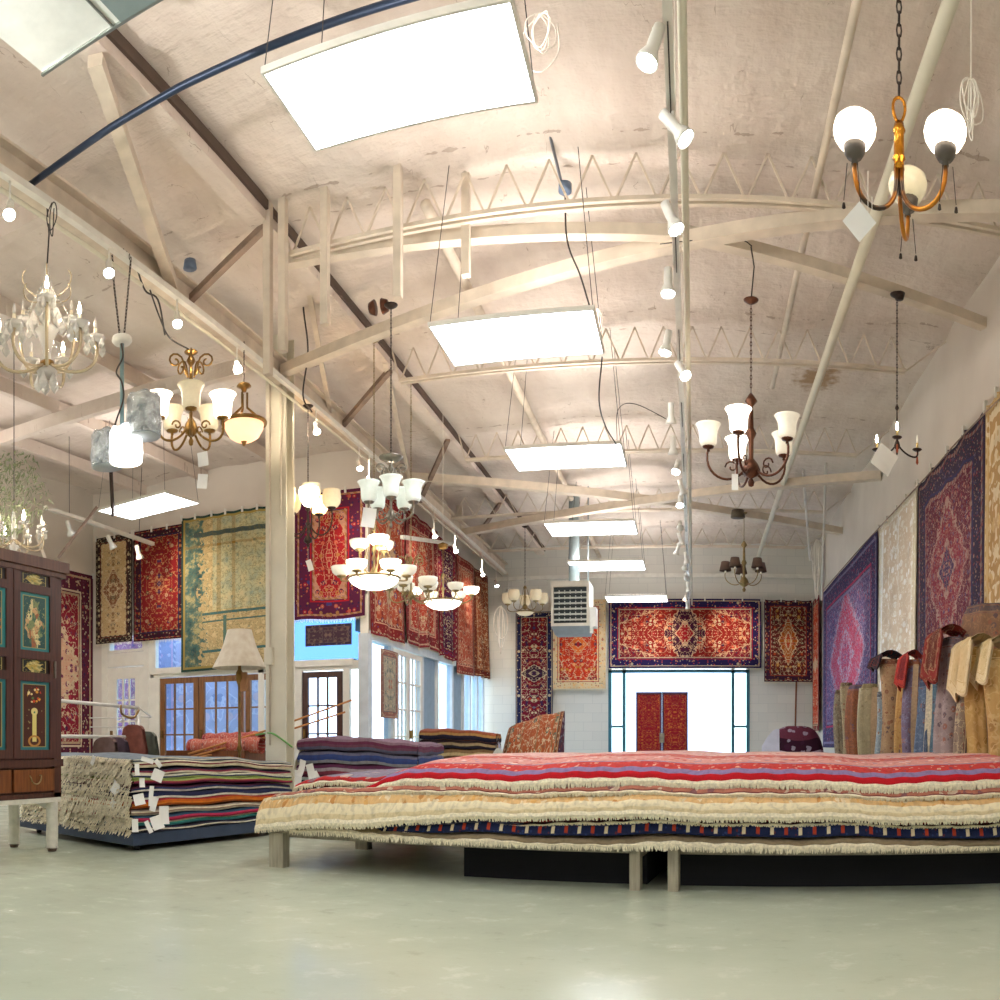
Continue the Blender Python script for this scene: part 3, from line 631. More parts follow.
# facing wall of the left bay
FW = 'carpets hung on the facing wall of the left bay'
def hf(label, x0, x1, yt, yb, args, nm='hanging_rug', cat='rug', **k):
    Y = YF-.06; a, b_ = xat(x0, Y), xat(x1, Y); xm = (x0+x1)/2
    return hang(nm, label, cat, FW, (a, Y), (b_, Y), at(xm, yt, Y=Y).z, at(xm, yb, Y=Y).z, args, off=.02, **k)
hf('red prayer style rug with navy border right of the steel column', 296, 366, 492, 619, dict(field='#9a2228', border='#54203c', motifs=[RED, NAVY, '#c86048', '#34407a', '#b08048'], sc=7, spand='#b8927a', bw=.3, med='#8a1a22', msz=(.12, .4), line='#c89a7a'), folds=(2, .012), clips=4, wave_edge=.015)
hf('small red floral rug between the cream medallion runner and the green tapestry', 135, 187, 528, 640, dict(field='#7d2022', border='#3a1a28', motifs=['#232a50', '#b0662e', '#20402f', '#b09a78', '#a02a28'], sc=8, med='#5a1a20', msz=(.1, .12), line='#b88a58'), folds=(1, .01), clips=3)
hf('cream runner with brown medallion and dark border at far left', 97, 133, 536, 643, dict(field='#c9ab7c', border='#3a2a28', motifs=['#7a3a2a', '#e0cda0', '#8a6a48', '#3c4038'], med='#7a4030', sc=9, msz=(.32, .2)), folds=(1, .01), clips=2)
# tapestry
def tap_mat(w, h):
    M = Mat('garden_tapestry', .95, 0, .15); u, v = M.uv(); V = M.vec(u, v)
    n1 = M.noise(V, 5, 5, .65); n2 = M.noise(V, 12, 4, .6); d, rc = M.vor(V, 9, 1)
    gold = M.ramp(n2, [(.3, '#b0976a'), (.55, '#c9b283'), (.8, '#d8c79c')])
    sky_ = M.ramp(n1, [(.3, '#8f9c8c'), (.5, '#b9b48e'), (.7, '#cfbd8e')])
    c = M.mix((v > h*.38)*(u > w*.3), gold, sky_)
    tr = (u*-1+w*.2)*1.1+(n2-.5)*.9
    leaf = M.ramp(n1, [(.35, '#345052'), (.5, '#557068'), (.58, '#a89f74')]); c = M.mix((tr > .02), c, leaf)
    arch = ((u-w*.36).abs() < .04)+((u-w*.5).abs() < .03)+((v-h*.8).abs() < .02); c = M.mix(arch*(v > h*.34)*.5, c, '#93733f')
    roof = (v > h*.86)*(v < h*.89); c = M.mix(roof*(u > w*.12), c, '#4a5856')
    rail = ((v-h*.36).abs() < .02)+((v-h*.12).abs() < .02)+((v-h*.31).abs() < .012); c = M.mix(rail.min(1.0)*(u > w*.2), c, '#436a6a')
    post = ((u-w*.42).abs() < .03)*(v < h*.34); c = M.mix(post, c, '#56746a')
    fl = (d < .22)*(n1 > .5); c = M.mix(fl*.6, c, '#5f7a6e'); c = M.mix(((n2-.5).abs() < .02)*.6, c, '#6d6a48')
    ed = (u.min(u*-1+w)).min(v.min(v*-1+h)); c = M.mix(ed < .07, c, '#a08a4c'); c = M.mix(ed < .035, c, '#2e4640')
    M.col(c).bump(M.noise(V, 90, 2), .4, .005); return M.m
hang('hanging_tapestry', 'large faded green and gold garden tapestry left of the steel column', 'tapestry', None, (xat(183, YF-.1), YF-.1), (xat(291, YF-.1), YF-.1), at(237, 510, Y=YF-.1).z, at(237, 668, Y=YF-.1).z, {}, matf=tap_mat, folds=(2, .012), clips=7, sag=.02, off=.02, fringe=False, slant=.06)
q0 = yat(92, XW); hang('hanging_rug', 'tall red and ivory rug on the far left wall beside the armoire', 'rug', None, (XW, YF-.02), (XW, YF-2.6), at(75, 572, X=XW).z, .55, dict(field='#8a2838', border='#5a2438', motifs=['#d8c4a8', '#b03a48', NAVY, '#6a3a58', '#e0b890'], med='#d8b090', sc=6, msz=(.35, .4)), folds=(2, .02), clips=3, off=.0)
# carpets behind the glass
hang('hanging_rug', 'pale blue and mauve paisley carpet behind the long transom glass', 'rug', None, (xat(150, 13), 13.3), (xat(262, 13)+.3, 13.3), 3.6, .2, dict(field='#b4bce0', border='#9aacd4', motifs=['#cdb8dc', '#b8c4ea', '#d8c4d8', '#8a9ccc'], sc=3, line='#d0d8f0', vine=.03), folds=(2, .02), fringe=False)
hang('hanging_rug', 'small brown patterned rug across the blue reflecting transom glass beside the column', 'rug', None, (xat(306, YF-.04), YF-.05), (xat(352, YF-.04), YF-.05), at(328, 625, Y=YF).z, at(328, 646, Y=YF).z, dict(field='#4f3a44', border='#3a3048', motifs=['#7a6258', '#5a4850'], sc=8, line='#8a7464'), folds=(1, .004), off=.0, fringe=False)
hang('hanging_runner', 'short faded runner hanging inside the first storefront window', 'rug', None, (XL+.05, yat(374, XL)), (XL+.05, yat(391, XL)), at(380, 650, X=XL).z, at(380, 718, X=XL).z, dict(field='#a8a090', border='#9a6a60', motifs=['#6a7a78', '#b86a58', '#c8bca8'], sc=8), folds=(1, .01), fringe=False)
hang('hanging_rug', 'mauve patterned carpet behind the white door glass', 'rug', None, (xat(95, 12.6), 12.8), (xat(146, 12.6), 12.8), 3.2, .9, dict(field='#7a5570', border='#5a4a70', motifs=['#8a6a80', '#4a4a70'], sc=6), folds=(2, .02), fringe=False)

# painted double door standing in the bright back doorway
Yd = YB-.5; xa, xb = xat(636, Yd), xat(688, Yd); zt = at(660, 692, Y=Yd).z
def door_mat(w, h):
    return rug_mat(w, h, field='#8e1f28', border='#5a2040', motifs=['#c87030', '#a02a28', '#7a2038', '#8e1f28', '#a8342c'], sc=12, bw=.05, line='#c87838', vine=.015)
r_ = root('painted_double_door', ((xa+xb)/2, Yd, 0), 'red double door with gold flower painting standing before the bright doorway', 'door panel')
for s_, (a, b_) in enumerate(((xa, (xa+xb)/2-.002), ((xa+xb)/2+.002, xb))):
    w_ = b_-a; mb = MB(); mb.add([(a, Yd-.02, 0), (b_, Yd-.02, 0), (b_, Yd-.02, zt), (a, Yd-.02, zt)], [(0, 1, 2, 3)], False, [(0, 0), (w_, 0), (w_, zt), (0, zt)])
    mb.box(a, b_, Yd-.019, Yd+.02, 0, zt); l = mb.build('door_leaf', door_mat(w_, zt), r_)
    mb = MB(); mb.box(a, a+.03, Yd-.035, Yd-.02, 0, zt); mb.box(b_-.03, b_, Yd-.035, Yd-.02, 0, zt); mb.box(a, b_, Yd-.035, Yd-.02, zt-.05, zt); mb.build('leaf_frame', plain('plum_wood', '#4a2440', .5), l)
mb = MB(); mb.box((xa+xb)/2-.05, (xa+xb)/2+.05, Yd-.07, Yd-.03, .95, 1.15); mb.build('latch', pewter, r_)

# wooden stick and dark bundle at the back right
q = at(794, 682, Y=YB-.15); mb = MB().tube([(q.x, q.y, 0), (q.x+.05, q.y, q.z)], .02, 8); mb.build('wooden_pole', mid_wood, label='thin brown wooden pole standing below the dark brown hanging rug', cat='pole')
def heap(name, label, cat, c, rx, ry, rz, mat, seed, lobes=6, amp=.12, **k):
    rr = random.Random(seed); ph = [(rr.uniform(2, 6), rr.uniform(0, 6), rr.uniform(2, 5)) for _ in range(4)]
    P = []; n = 36; m = 14
    for j in range(m+1):
        e = j/m*pi/2; row = []
        for i in range(n+1):
            t = 2*pi*i/n; g = 1+amp*sum(sin(a*t+b_+cc*e) for a, b_, cc in ((round(p[0]), p[1], p[2]) for p in ph))/2
            row.append((c[0]+rx*cos(t)*cos(e)**.6*g, c[1]+ry*sin(t)*cos(e)**.6*g, c[2]+rz*sin(e)*(1+amp*.5*sin(3*t+seed)*cos(e))))
        P.append(row)
    mb = MB(); mb.grid(P, [[(i/n*3, j/m*1.5) for i in range(n+1)] for j in range(m+1)]); return mb.build(name, mat, **k, label=label, cat=cat)
bm = band_mat('maroon_folded_cloth', [(0, '#4a2034'), (.3, '#6a2a3c'), (.42, '#d9d2d8'), (.46, '#45203a'), (.8, '#6a3444'), (1.0, '#45203a')], specks=[(.5, 1.4, ['#b9afc0', '#45203a'], 5)])
def folded_pile(name, label, x0, x1, Y, ztop, depth, n, mat, label2=None):
    """soft bundle of folded carpet: a mound made of nested rolled layers"""
    w_ = x1-x0; cx = (x0+x1)/2; mb = MB()
    r_ = root(name, (cx, Y, 0), label, 'rug bundle')
    for k in range(n):
        f = 1-k/n*.85; P = []; UV = []
        for j in range(9):
            y = Y-depth/2+depth*j/8; e = .85+.15*sin(pi*j/8); row = []; ur = []
            for i in range(31):
                t = pi*i/30; c_ = cos(t); s_ = sin(t)
                row.append((cx-c_*w_/2*f*(1+.04*sin(5*t+k)), y-(n-k)*.0+k*-.012*(j == 0), max(0.0, ztop*f*e*(s_**.55)*(1+.05*sin(7*t+2*k+j*.3))))); ur.append((i/10, j/8))
            P.append(row); UV.append(ur)
        m2 = MB(); m2.grid(P, UV)
        o = m2.build('folded_layer', mat, r_)
    return r_
q = at(796, 726, Y=15.5); heap('rug_bundle', 'dark maroon folded rug bundle on the floor at the back right', 'rug bundle', (q.x, 15.5, 0), .58, .5, q.z, band_mat('maroon_folded_cloth_layers', [(0, '#4a2034'), (.2, '#7a3448'), (.27, '#d9d2d8'), (.3, '#45203a'), (.55, '#6a3040'), (.62, '#c9b8c4'), (.66, '#3a1a2c'), (.9, '#6a3444')], specks=[(-1, 3, ['#b9afc0', '#45203a', '#7a3448'], 7)]), 3, amp=.1)
q = at(772, 735, Y=15.2); mb = MB(); 
P = [[(at(762+i*2.2, 0, Y=15.0).x, 14.9+.02*j, max(.0, (.88+.3*sin(i/8*1.7))*(j/8))) for i in range(9)] for j in range(9)]
mb.grid(P); mb.build('folded_sheet', plain('pale_blue_white_cloth', '#cdd0e0', .8), label='pale blue white folded sheet beside the maroon rug bundle', cat='sheet')
# wall heater
Yh = 14.2; a, b_ = xat(551, Yh), xat(589, Yh); zt, zb = at(570, 581, Y=Yh).z, at(570, 626, Y=Yh).z
r_ = root('hanging_heater', ((a+b_)/2, Yh, zb), 'white ceiling hung heater with louvred front near the back wall', 'heater')
mb = MB(); t = .04
mb.box(a, b_, Yh+.06, Yh+.6, zb, zt); mb.box(a, a+t, Yh, Yh+.06, zb, zt); mb.box(b_-t, b_, Yh, Yh+.06, zb, zt); mb.box(a+t, b_-t, Yh, Yh+.06, zt-.09, zt); mb.box(a+t, b_-t, Yh, Yh+.06, zb, zb+.05)
mb.build('casing', plain('cream_heater_casing', '#d9d3c4', .5), r_)
MB().box(a+t, b_-t, Yh+.05, Yh+.061, zb+.05, zt-.09).build('dark_interior', plain('dark_heater_core', '#2a3436', .6), r_)
for k in range(6):
    z = zb+.09+k*(zt-zb-.2)/6; mb = MB()
    mb.add([(a+t, Yh+.045, z+.03), (b_-t, Yh+.045, z+.03), (b_-t, Yh, z), (a+t, Yh, z), (a+t, Yh+.045, z+.036), (b_-t, Yh+.045, z+.036), (b_-t, Yh, z+.006), (a+t, Yh, z+.006)], [(0, 1, 2, 3), (4, 5, 6, 7), (0, 1, 5, 4), (2, 3, 7, 6)])
    for i in range(1, 6): x = a+t+(b_-a-2*t)*i/6; mb.box(x-.006, x+.006, Yh+.01, Yh+.045, z, z+.055)
    mb.build('louvre', plain('pale_louvre', '#c9cfc6', .5), r_)
mb = MB(); mb.add([(a, Yh, zb), (b_, Yh, zb), (b_-.02, Yh+.15, zb-.12), (a+.04, Yh+.15, zb-.12), (a, Yh+.6, zb), (b_, Yh+.6, zb), (b_-.02, Yh+.5, zb-.12), (a+.04, Yh+.5, zb-.12)], [(0, 1, 2, 3), (3, 2, 6, 7), (1, 5, 6, 2), (0, 3, 7, 4), (4, 7, 6, 5)]); mb.build('hood', plain('blue_grey_hood', '#a3aebc', .5), r_)
mb = MB(); mb.box(b_+.0, b_+.1, Yh+.1, Yh+.4, zb+.0, zb+.32); mb.box(b_, b_+.05, Yh+.1, Yh+.2, zb-.1, zb); mb.build('control_box', white_metal, r_)
mb = MB(); mb.tube([((a+b_)/2+.02, Yh+.35, zt), ((a+b_)/2+.02, Yh+.35, 5.2)], .09, 14); mb.tube([(b_-.05, Yh+.3, zt), (b_-.05, Yh+.3, 5.2)], .01, 6); mb.build('flue', plain('blue_grey_flue', '#8f9ea2', .45, .3), r_)

# ------------------------------------------------------------------ platform with the carpet pile
PA = atan2(-.125, 1.0); PO = Vector((-.3, 5.42, 0)); px0 = Vector((cos(PA), sin(PA), 0)); py0 = Vector((-sin(PA), cos(PA), 0))
def PL(u, v, z): q = PO+px0*u+py0*v; return (q.x, q.y, z)
def platform(label, u0, u1, d):
    c = PL((u0+u1)/2, d/2, 0); r_ = root('rug_platform', c, label, 'platform')
    def bx(mb, a0, a1, b0, b1, z0, z1):
        vs = [PL(a, b_, z) for z in (z0, z1) for b_ in (b0, b1) for a in (a0, a1)]
        mb.add(vs, [(0, 2, 3, 1), (4, 5, 7, 6), (0, 1, 5, 4), (2, 6, 7, 3), (0, 4, 6, 2), (1, 3, 7, 5)]); return mb
    mb = MB(); bx(mb, u0, u1, .03, d, .255, .275); bx(mb, u0, u1, .12, .16, .215, .255); bx(mb, u0, u1, d-.04, d, .20, .255); bx(mb, u0, u0+.04, .07, d-.04, .2, .255); bx(mb, u1-.04, u1, .07, d-.04, .2, .255)
    mb.build('deck', post_wood, r_)
    bx(MB(), max(u0+.02, -1.3), u1-(.0 if u1 < 1 else .1), .25, d-.2, 0, .255).build('under_deck_shade_block', plain('painted_under_deck_shade', '#15151a', .9), r_)  # black box added to stand in for deep shade below the deck
    for a in (u0, u1-.09):
        for b_ in (.0, d/2, d-.09):
            w1 = .12 if a < -2.5 else .065; l = MB(); bx(l, a if a == u0 else u1-w1, a+w1 if a == u0 else u1, b_, b_+.09, 0, .255); l.build('leg', post_wood, r_)
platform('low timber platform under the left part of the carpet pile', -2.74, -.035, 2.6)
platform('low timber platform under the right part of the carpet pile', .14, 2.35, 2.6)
def wv(u, k=0): return .011*sin(u*2.1+k)+.008*sin(u*5.3+2*k)+.004*sin(u*11+k)
def layer(label, uL, uR, lip, zlo, zhi, zback, mat, seed, tlo=None, tapLo=None, fr_at='lo', rise=.12, fr=True, tl=.0, vlen=.16, fl=.05, taperL=.9, frs=.016):
    nu = 120; r2 = random.Random(seed)
    def drop(u): # sags toward the left end
        t = max(0, min(1, (u-uL)/taperL)); return 1-(1-t)**2
    P = []; UV = []
    prof = [(0.0, zlo), (-.012, zlo+.3*(zhi-zlo)), (.0, zlo+.6*(zhi-zlo)), (rise*.4, zlo+.85*(zhi-zlo)), (rise, zhi), (rise+.35, zhi+(zback-zhi)*.6), (rise+1.0, zback), (2.6, zback)]
    vv = [0, .3*vlen, .6*vlen, .8*vlen, 1.0*vlen, vlen+.35, vlen+1.0, vlen+2.5]
    bot = [(2.6, zlo), (.4, zlo), (.02, zlo)]
    for j, (y, z) in enumerate(prof+bot):
        row = []; ur = []
        for i in range(nu+1):
            u = uL+(uR-uL)*i/nu; s = drop(u)
            q_ = max(0, min(1, (z-zlo)/max(1e-6, zhi-zlo))); sl_ = s if tapLo is None else 1-(1-max(0, min(1, (u-uL)/tapLo)))**1.3; zz_ = .28+(z-.28)*((tl+(1-tl)*s)*q_+((tl if tlo is None else tlo)*(1-sl_)+sl_)*(1-q_))+wv(u, seed*.25)*(1 if j > 0 else .9)*(.5 if zlo < .3 and j == 0 else 1)
            if j in (1, 2, 3): zz_ += .004*sin(u*37+seed)
            yy = y+lip+.012*sin(u*3+seed)+(1-s)*.05
            row.append(PL(u, yy, max(zz_, .243 if tapLo else .278))); ur.append((u+3, vv[j] if j < len(vv) else 0))
        P.append(row); UV.append(ur)
    P.append(P[0]); UV.append(UV[0])
    mb = MB(); mb.grid(P, UV)
    m_ = len(P)
    mb.add([P[j][0] for j in range(m_-1)], [tuple(range(m_-1))], False, [(0, .1)]*(m_-1)); mb.add([P[j][-1] for j in range(m_-1)], [tuple(range(m_-1))], False, [(0, .1)]*(m_-1))
    o = mb.build('piled_rug', mat, label=label, cat='rug', group='rugs piled on the platform')
    if fr:
        mb = MB(); k = int((uR-uL)/.007); d0 = -py0
        for i in range(k):
            f = (i+.5)/k*nu; i0 = int(f); g = f-i0; a = Vector(P[0][i0])*(1-g)+Vector(P[0][min(i0+1, nu)])*g
            b0 = Vector(P[1][i0])*(1-g)+Vector(P[1][min(i0+1, nu)])*g
            L = fl*(.7+.6*r2.random()); s = r2.uniform(-.012, .012); w_ = .006
            tip = a+d0*(L*.45)+px0*s-Vector((0, 0, L*.75))
            mb.add([b0-px0*w_, b0+px0*w_, tip+px0*.003, tip-px0*.003, (a+b0)/2+d0*.016-px0*w_, (a+b0)/2+d0*.016+px0*w_], [(0, 1, 5, 4), (4, 5, 2, 3)])
        mb.build('fringe', fringe_mat, o)
    return o
L0 = band_mat('plain_beige_edge', [(0, '#8c7c62'), (.12, '#b9aa88'), (.45, '#a09078'), (.55, '#cdbf9c')], specks=None)
M = Mat('navy_squares_border', .95, 0, .15); u, v = M.uv(); t = (u/.085).mod(1.0); tt = (u/.17).mod(1.0)
d, rc = M.vor(M.vec(u, v), 40, 1); c = M.mix(d < .3, '#1f2747', M.ramp(rc, [(0, '#2b3a66'), (.5, '#1a1d3a'), (.8, '#5a2a30')], True))
sq = (t > .36)*(t < .62)*(v > .014)*(v < .05); c = M.mix(sq*(tt < .5), c, '#d6c8a6'); c = M.mix(sq*(tt > .5), c, '#a8402c')
c = M.mix((v > .052)*(v < .06), c, '#5a5a70'); M.col(c).bump(M.noise(M.vec(u, v), 160, 2), .5, .006); L1 = M.m
L2 = band_mat('dark_red_thin_edge', [(0, '#3a2024'), (.04, '#9a3326'), (.07, '#5a2420')])
L3 = band_mat('cream_rug_gold_flowers', [(0, '#e2d0a6'), (.075, '#ecdfbc'), (.118, '#d9b27a'), (.155, '#e4cea2'), (.2, '#dcbf90'), (.35, '#d8c8a0')], specks=[(.118, .16, ['#b8742c', '#e6cfa0', '#d9a458', '#e9dcb8'], 22), (.17, .9, ['#c87a3c', '#b9a878', '#e3d1a6'], 12)])
L4 = band_mat('rose_edge_rug', [(0, '#7a3a34'), (.03, '#b0705c'), (.06, '#cbb89c')], specks=[(.03, .3, ['#6a4a58', '#d8c8b0'], 18)])
L5 = band_mat('scarlet_top_rug', [(0, '#a81f24'), (.02, '#c4202a'), (.125, '#8c7aa0'), (.16, '#c8403a'), (.3, '#9a88a0'), (.33, '#d89a90'), (.6, '#c86a60'), (.9, '#dcb0a4')],
    specks=[(.16, .3, ['#e0a08a', '#8a4a60', '#c03030', '#e8c8a8'], 30), (.33, 3, ['#c03a3a', '#f0dcd0', '#a08aa0', '#e8c8b8', '#d87868'], 17)])
layer('beige rug with short fringe at the very bottom of the pile', -2.55, 2.35, -.05, .278, .345, .345, L0, 1, fl=.036)
layer('navy rug with cream and red squares, second from the bottom of the pile', -2.2, 2.35, -.05, .343, .418, .42, L1, 2, rise=.03, fr=False, vlen=.065, taperL=1.4)
layer('thin dark red rug with cream fringe above the navy squares rug', -1.9, 2.35, -.04, .415, .445, .45, L2, 3, rise=.03, vlen=.06, fl=.014, taperL=1.6)
layer('thick cream rug with golden flower border in the middle of the pile', -2.84, 2.35, -.085, .447, .585, .61, L3, 4, tlo=-.2, tapLo=2.1, rise=.1, tl=.68, vlen=.17, fl=.018, taperL=1.2)
layer('thin rose edged rug just below the scarlet top rug', -2.75, 2.35, .0, .59, .635, .65, L4, 5, rise=.05, tl=.66, vlen=.07, fl=.024, taperL=1.3)
layer('scarlet bordered flowered rug lying on top of the pile', -2.0, 2.35, .04, .645, .765, .835, L5, 6, rise=.2, tl=.75, vlen=.2, fl=.04, taperL=.5)
layer('small red and grey rug poking out at the left end of the pile', -2.6, -1.7, .1, .64, .70, .72, band_mat('red_grey_rug', [(0, '#a8483a'), (.05, '#b83030'), (.12, '#8a8090')], specks=[(.0, 2, ['#c8b8a8', '#a03030', '#6a7078'], 10)]), 7, rise=.1, tl=.8, fl=.03, taperL=.5)
q = at(655, 749, r=7.4); hb_ = MB(); 
P = [[(q.x+(-.35+.7*i/8), q.y+(-.12+.05*j), .86+.02*sin(i)+.03*(1 if j in (1, 2, 3) else 0)) for i in range(9)] for j in range(5)]
# ------------------------------------------------------------------ striped folded stack (left)
def stack(nm_label, C0, C1, C2, z0, layers, tagn, base, gname, seed, frac_curve=.03, z_of=None):
    """C0 near corner, C1 along the striped side, C2 along the fringed side"""
    C0 = Vector((*C0, 0)); a = Vector((*C1, 0))-C0; b_ = Vector((*C2, 0))-C0; r2 = random.Random(seed); na, nb = 30, 24; z = z0
    out = a.normalized(); outb = b_.normalized()
    for k, (lab, th, cols, jut) in enumerate(layers):
        mat = band_mat('folded_rug_%s_%d' % (gname[:6].replace(' ', '_'), k), cols, specks=None, sc=14)
        def P(i, j, top):
            s = i/na; t = j/nb
            e = min(s, 1-s)*na; f = min(t, 1-t)*nb
            rn = (.35 if e < 1 else .12 if e < 2 else 0)+(.35 if f < 1 else .12 if f < 2 else 0)
            zz_ = (z+th*(1-rn*.35) if top else z+th*rn*.1)
            zz_ += .03*(k/len(layers))*sin(s*5+1)*sin(pi*t*.8+.3)-(.07*(k/len(layers))*max(0, s-.6)/.4)+.008*sin(s*17+k)+.006*sin(t*13+2*k)
            q = C0+a*(s*(1-jut*.02))+b_*t-out*jut*(.03*(1-s))+outb*(.015*sin(k*2.4))
            return Vector((q.x, q.y, zz_))
        mb = MB(); T = [[P(i, j, True) for i in range(na+1)] for j in range(nb+1)]; B = [[P(i, j, False) for i in range(na+1)] for j in range(nb+1)]
        uvT = [[(i*.07, .5+j*.05) for i in range(na+1)] for j in range(nb+1)]
        mb.grid(T, uvT); mb.grid(B, uvT)
        def side(R1, R2, n_):
            nrm = n_; rows = []
            for h_ in (0, .25, .5, .75, 1): rows.append([R1[i]*(1-h_)+R2[i]*h_+nrm*(.010*sin(pi*h_)) for i in range(len(R1))])
            mb.grid(rows, [[(i*.07+k, h_*.1) for i in range(len(R1))] for h_ in (0, .25, .5, .75, 1)])
        nA = Vector((a.y, -a.x, 0)).normalized(); nA = nA if nA.dot(b_) < 0 else -nA
        nB = -out
        side(B[0], T[0], nA); side(B[-1], T[-1], -nA); side([r[0] for r in B], [r[0] for r in T], nB); side([r[-1] for r in B], [r[-1] for r in T], -nB)
        o = mb.build('folded_rug', mat, label=lab, cat='rug', group=gname)
        # woolly fringe on the short face
        fm = MB(); cnt = int(b_.length/.02)
        for rr_ in range(2):
            for i in range(cnt):
                t = (i+r2.random())/cnt*nb; j0 = min(int(t), nb-1); g = t-j0
                p = T[j0][0]*(1-g)+T[j0+1][0]*g; p = p-Vector((0, 0, th*(.1+.45*rr_)))+nB*.012
                L = th*1.0*(.6+.7*r2.random()); dr = nB*(.02+.025*r2.random())-Vector((0, 0, L)); s_ = outb*.011
                fm.add([p-s_, p+s_, p+dr+s_*.5+outb*r2.uniform(-.02, .02), p+dr-s_*.5], [(0, 1, 2, 3)])
        fm.build('fringe', fringe_mat, o)
        z += th
    return z
SA = ((-4.40, 5.95), (-3.99, 8.12), (-6.3, 6.6))
def bands(*c):
    n = len(c); return [(i*.1/n, k) for i, k in enumerate(c)]
A_l = [('lowest folded rug with cream and black edge on the blue pallet', .035, bands('#262230', '#dcd4bc', '#3a3a4a'), .2),
 ('teal and cream edged folded rug second up on the blue pallet', .04, bands('#3f7a82', '#3f8a80', '#dcd6ba'), .5),
 ('folded rug with crimson band above the teal one', .045, bands('#9a2a46', '#c03458', '#2f4c64'), .3),
 ('grey beige folded rug with long wool tufts at mid stack', .045, bands('#cabea6', '#9a7a6c', '#dcd2b8', '#a89a8c'), .8),
 ('orange brown folded rug standing out of the striped stack', .06, bands('#9a4a1c', '#d87a28', '#c86420', '#a8343c'), 1.0),
 ('folded rug with thick navy edge over the orange one', .05, bands('#ece6d8', '#2c3050', '#2a2e4c'), .4),
 ('cream lined navy folded rug at the middle of the striped stack', .045, bands('#ece6d8', '#2f3860', '#5a3048'), .7),
 ('wine and green banded folded rug in the striped stack', .04, bands('#6a2440', '#9a3848', '#9cae60'), .5),
 ('olive green and navy banded folded rug in the upper stack', .04, bands('#a8b86c', '#2f3856', '#ddd8c4'), .3),
 ('cream and dark navy folded rug, third from the top', .04, bands('#ece4ce', '#8a3448', '#3a3244'), .6),
 ('cream folded rug with maroon line, second from the top', .045, bands('#ddd3b4', '#d6cba8', '#6a2430', '#d8d0b8'), .3),
 ('grey blue and cream folded rug topping the striped stack', .03, bands('#5a6878', '#c8c6b4', '#8a949c'), .2)]
r_ = root('blue_pallet', (-5.1, 7.0, 0), 'low dark blue wheeled pallet under the striped rug stack', 'pallet')
c0, c1, c2 = [Vector((*q, 0)) for q in SA]; c3 = c1+c2-c0
def quadprism(mb, Q, z0, z1): mb.add([(q.x, q.y, z) for z in (z0, z1) for q in Q], [(3, 2, 1, 0), (4, 5, 6, 7), (0, 1, 5, 4), (1, 2, 6, 5), (2, 3, 7, 6), (3, 0, 4, 7)]); return mb
cc = (c0+c1+c2+c3)/4; Q = [q+(q-cc).normalized()*.04 for q in (c0, c1, c3, c2)]
quadprism(MB(), Q, .055, .152).build('frame', plain('navy_painted_wood', '#2f3d54', .55, 0, .15), r_)
for q in (c0, c1, c2, c3):
    w = q*.88+cc*.12; MB().lathe([(.001, 0), (.025, 0.0), (.028, .02), (.025, .04), (.012, .056), (.001, .056)], (w.x, w.y, 0), 12).build('caster', plain('dark_caster', '#22242a', .5), r_)
A_l = [(l_, t_*1.24, c_, j_) for l_, t_, c_, j_ in A_l]
zA = stack('A', *SA, .154, A_l, 0, None, 'folded rugs stacked on the blue pallet', 11)
# second striped stack behind
def Vx(px, Y): return (xat(px, Y), Y)
B_l = [('dark wine folded rug low in the far striped stack', .14, bands('#4a2434', '#5a2a3c', '#3a2030'), .3), ('teal lined dark folded rug in the far striped stack', .1, bands('#233440', '#a8b4a8', '#5a2a3c'), .5),
 ('rose and grey folded rug in the far striped stack', .1, bands('#8a4050', '#a0949a', '#5a2a48'), .4), ('blue banded folded rug in the far striped stack', .12, bands('#8a8a90', '#34447a', '#3a4a80', '#6a6a80'), .3),
 ('pink and mauve folded rug topping the far striped stack', .12, bands('#5a5a70', '#6e4456', '#68344c', '#8a707c'), .2)]
B_l = [(l_, t_*1.28, c_, j_) for l_, t_, c_, j_ in B_l]
stack('B', Vx(298, 9.6), Vx(418, 9.6), (xat(298, 9.6)-.1, 11.0), .24, B_l, 0, None, 'folded rugs in the far striped stack', 12)
mb = MB(); mb.box(xat(303, 9.6)-.05, xat(415, 9.6), 9.65, 10.95, 0, .238); mb.build('rug_bench', mid_wood, label='low wooden bench under the far striped rug stack', cat='bench')
# third pile with light edge and folded rugs
C_l = [('tan folded rug low in the pile before the storefront', .16, bands('#6a4a34', '#c2a878', '#8a6a48'), .3), ('dark patterned folded rug in the pile before the storefront', .14, bands('#2a2430', '#a8906a', '#3a2a2c'), .5),
 ('black and gold folded rug topping the pile before the storefront', .16, bands('#231f2c', '#2a2438', '#b88a50', '#a0583c'), .2)]
stack('C', Vx(420, 13.0), Vx(497, 12.7), (xat(420, 13.0)-.2, 14.2), .68, C_l, 0, None, 'folded rugs before the storefront', 13)
mb = MB(); mb.box(xat(422, 13), xat(495, 13), 13.1, 14.1, 0, .678); mb.build('rug_bench', white_wood, label='white bench under the pile before the storefront', cat='bench')
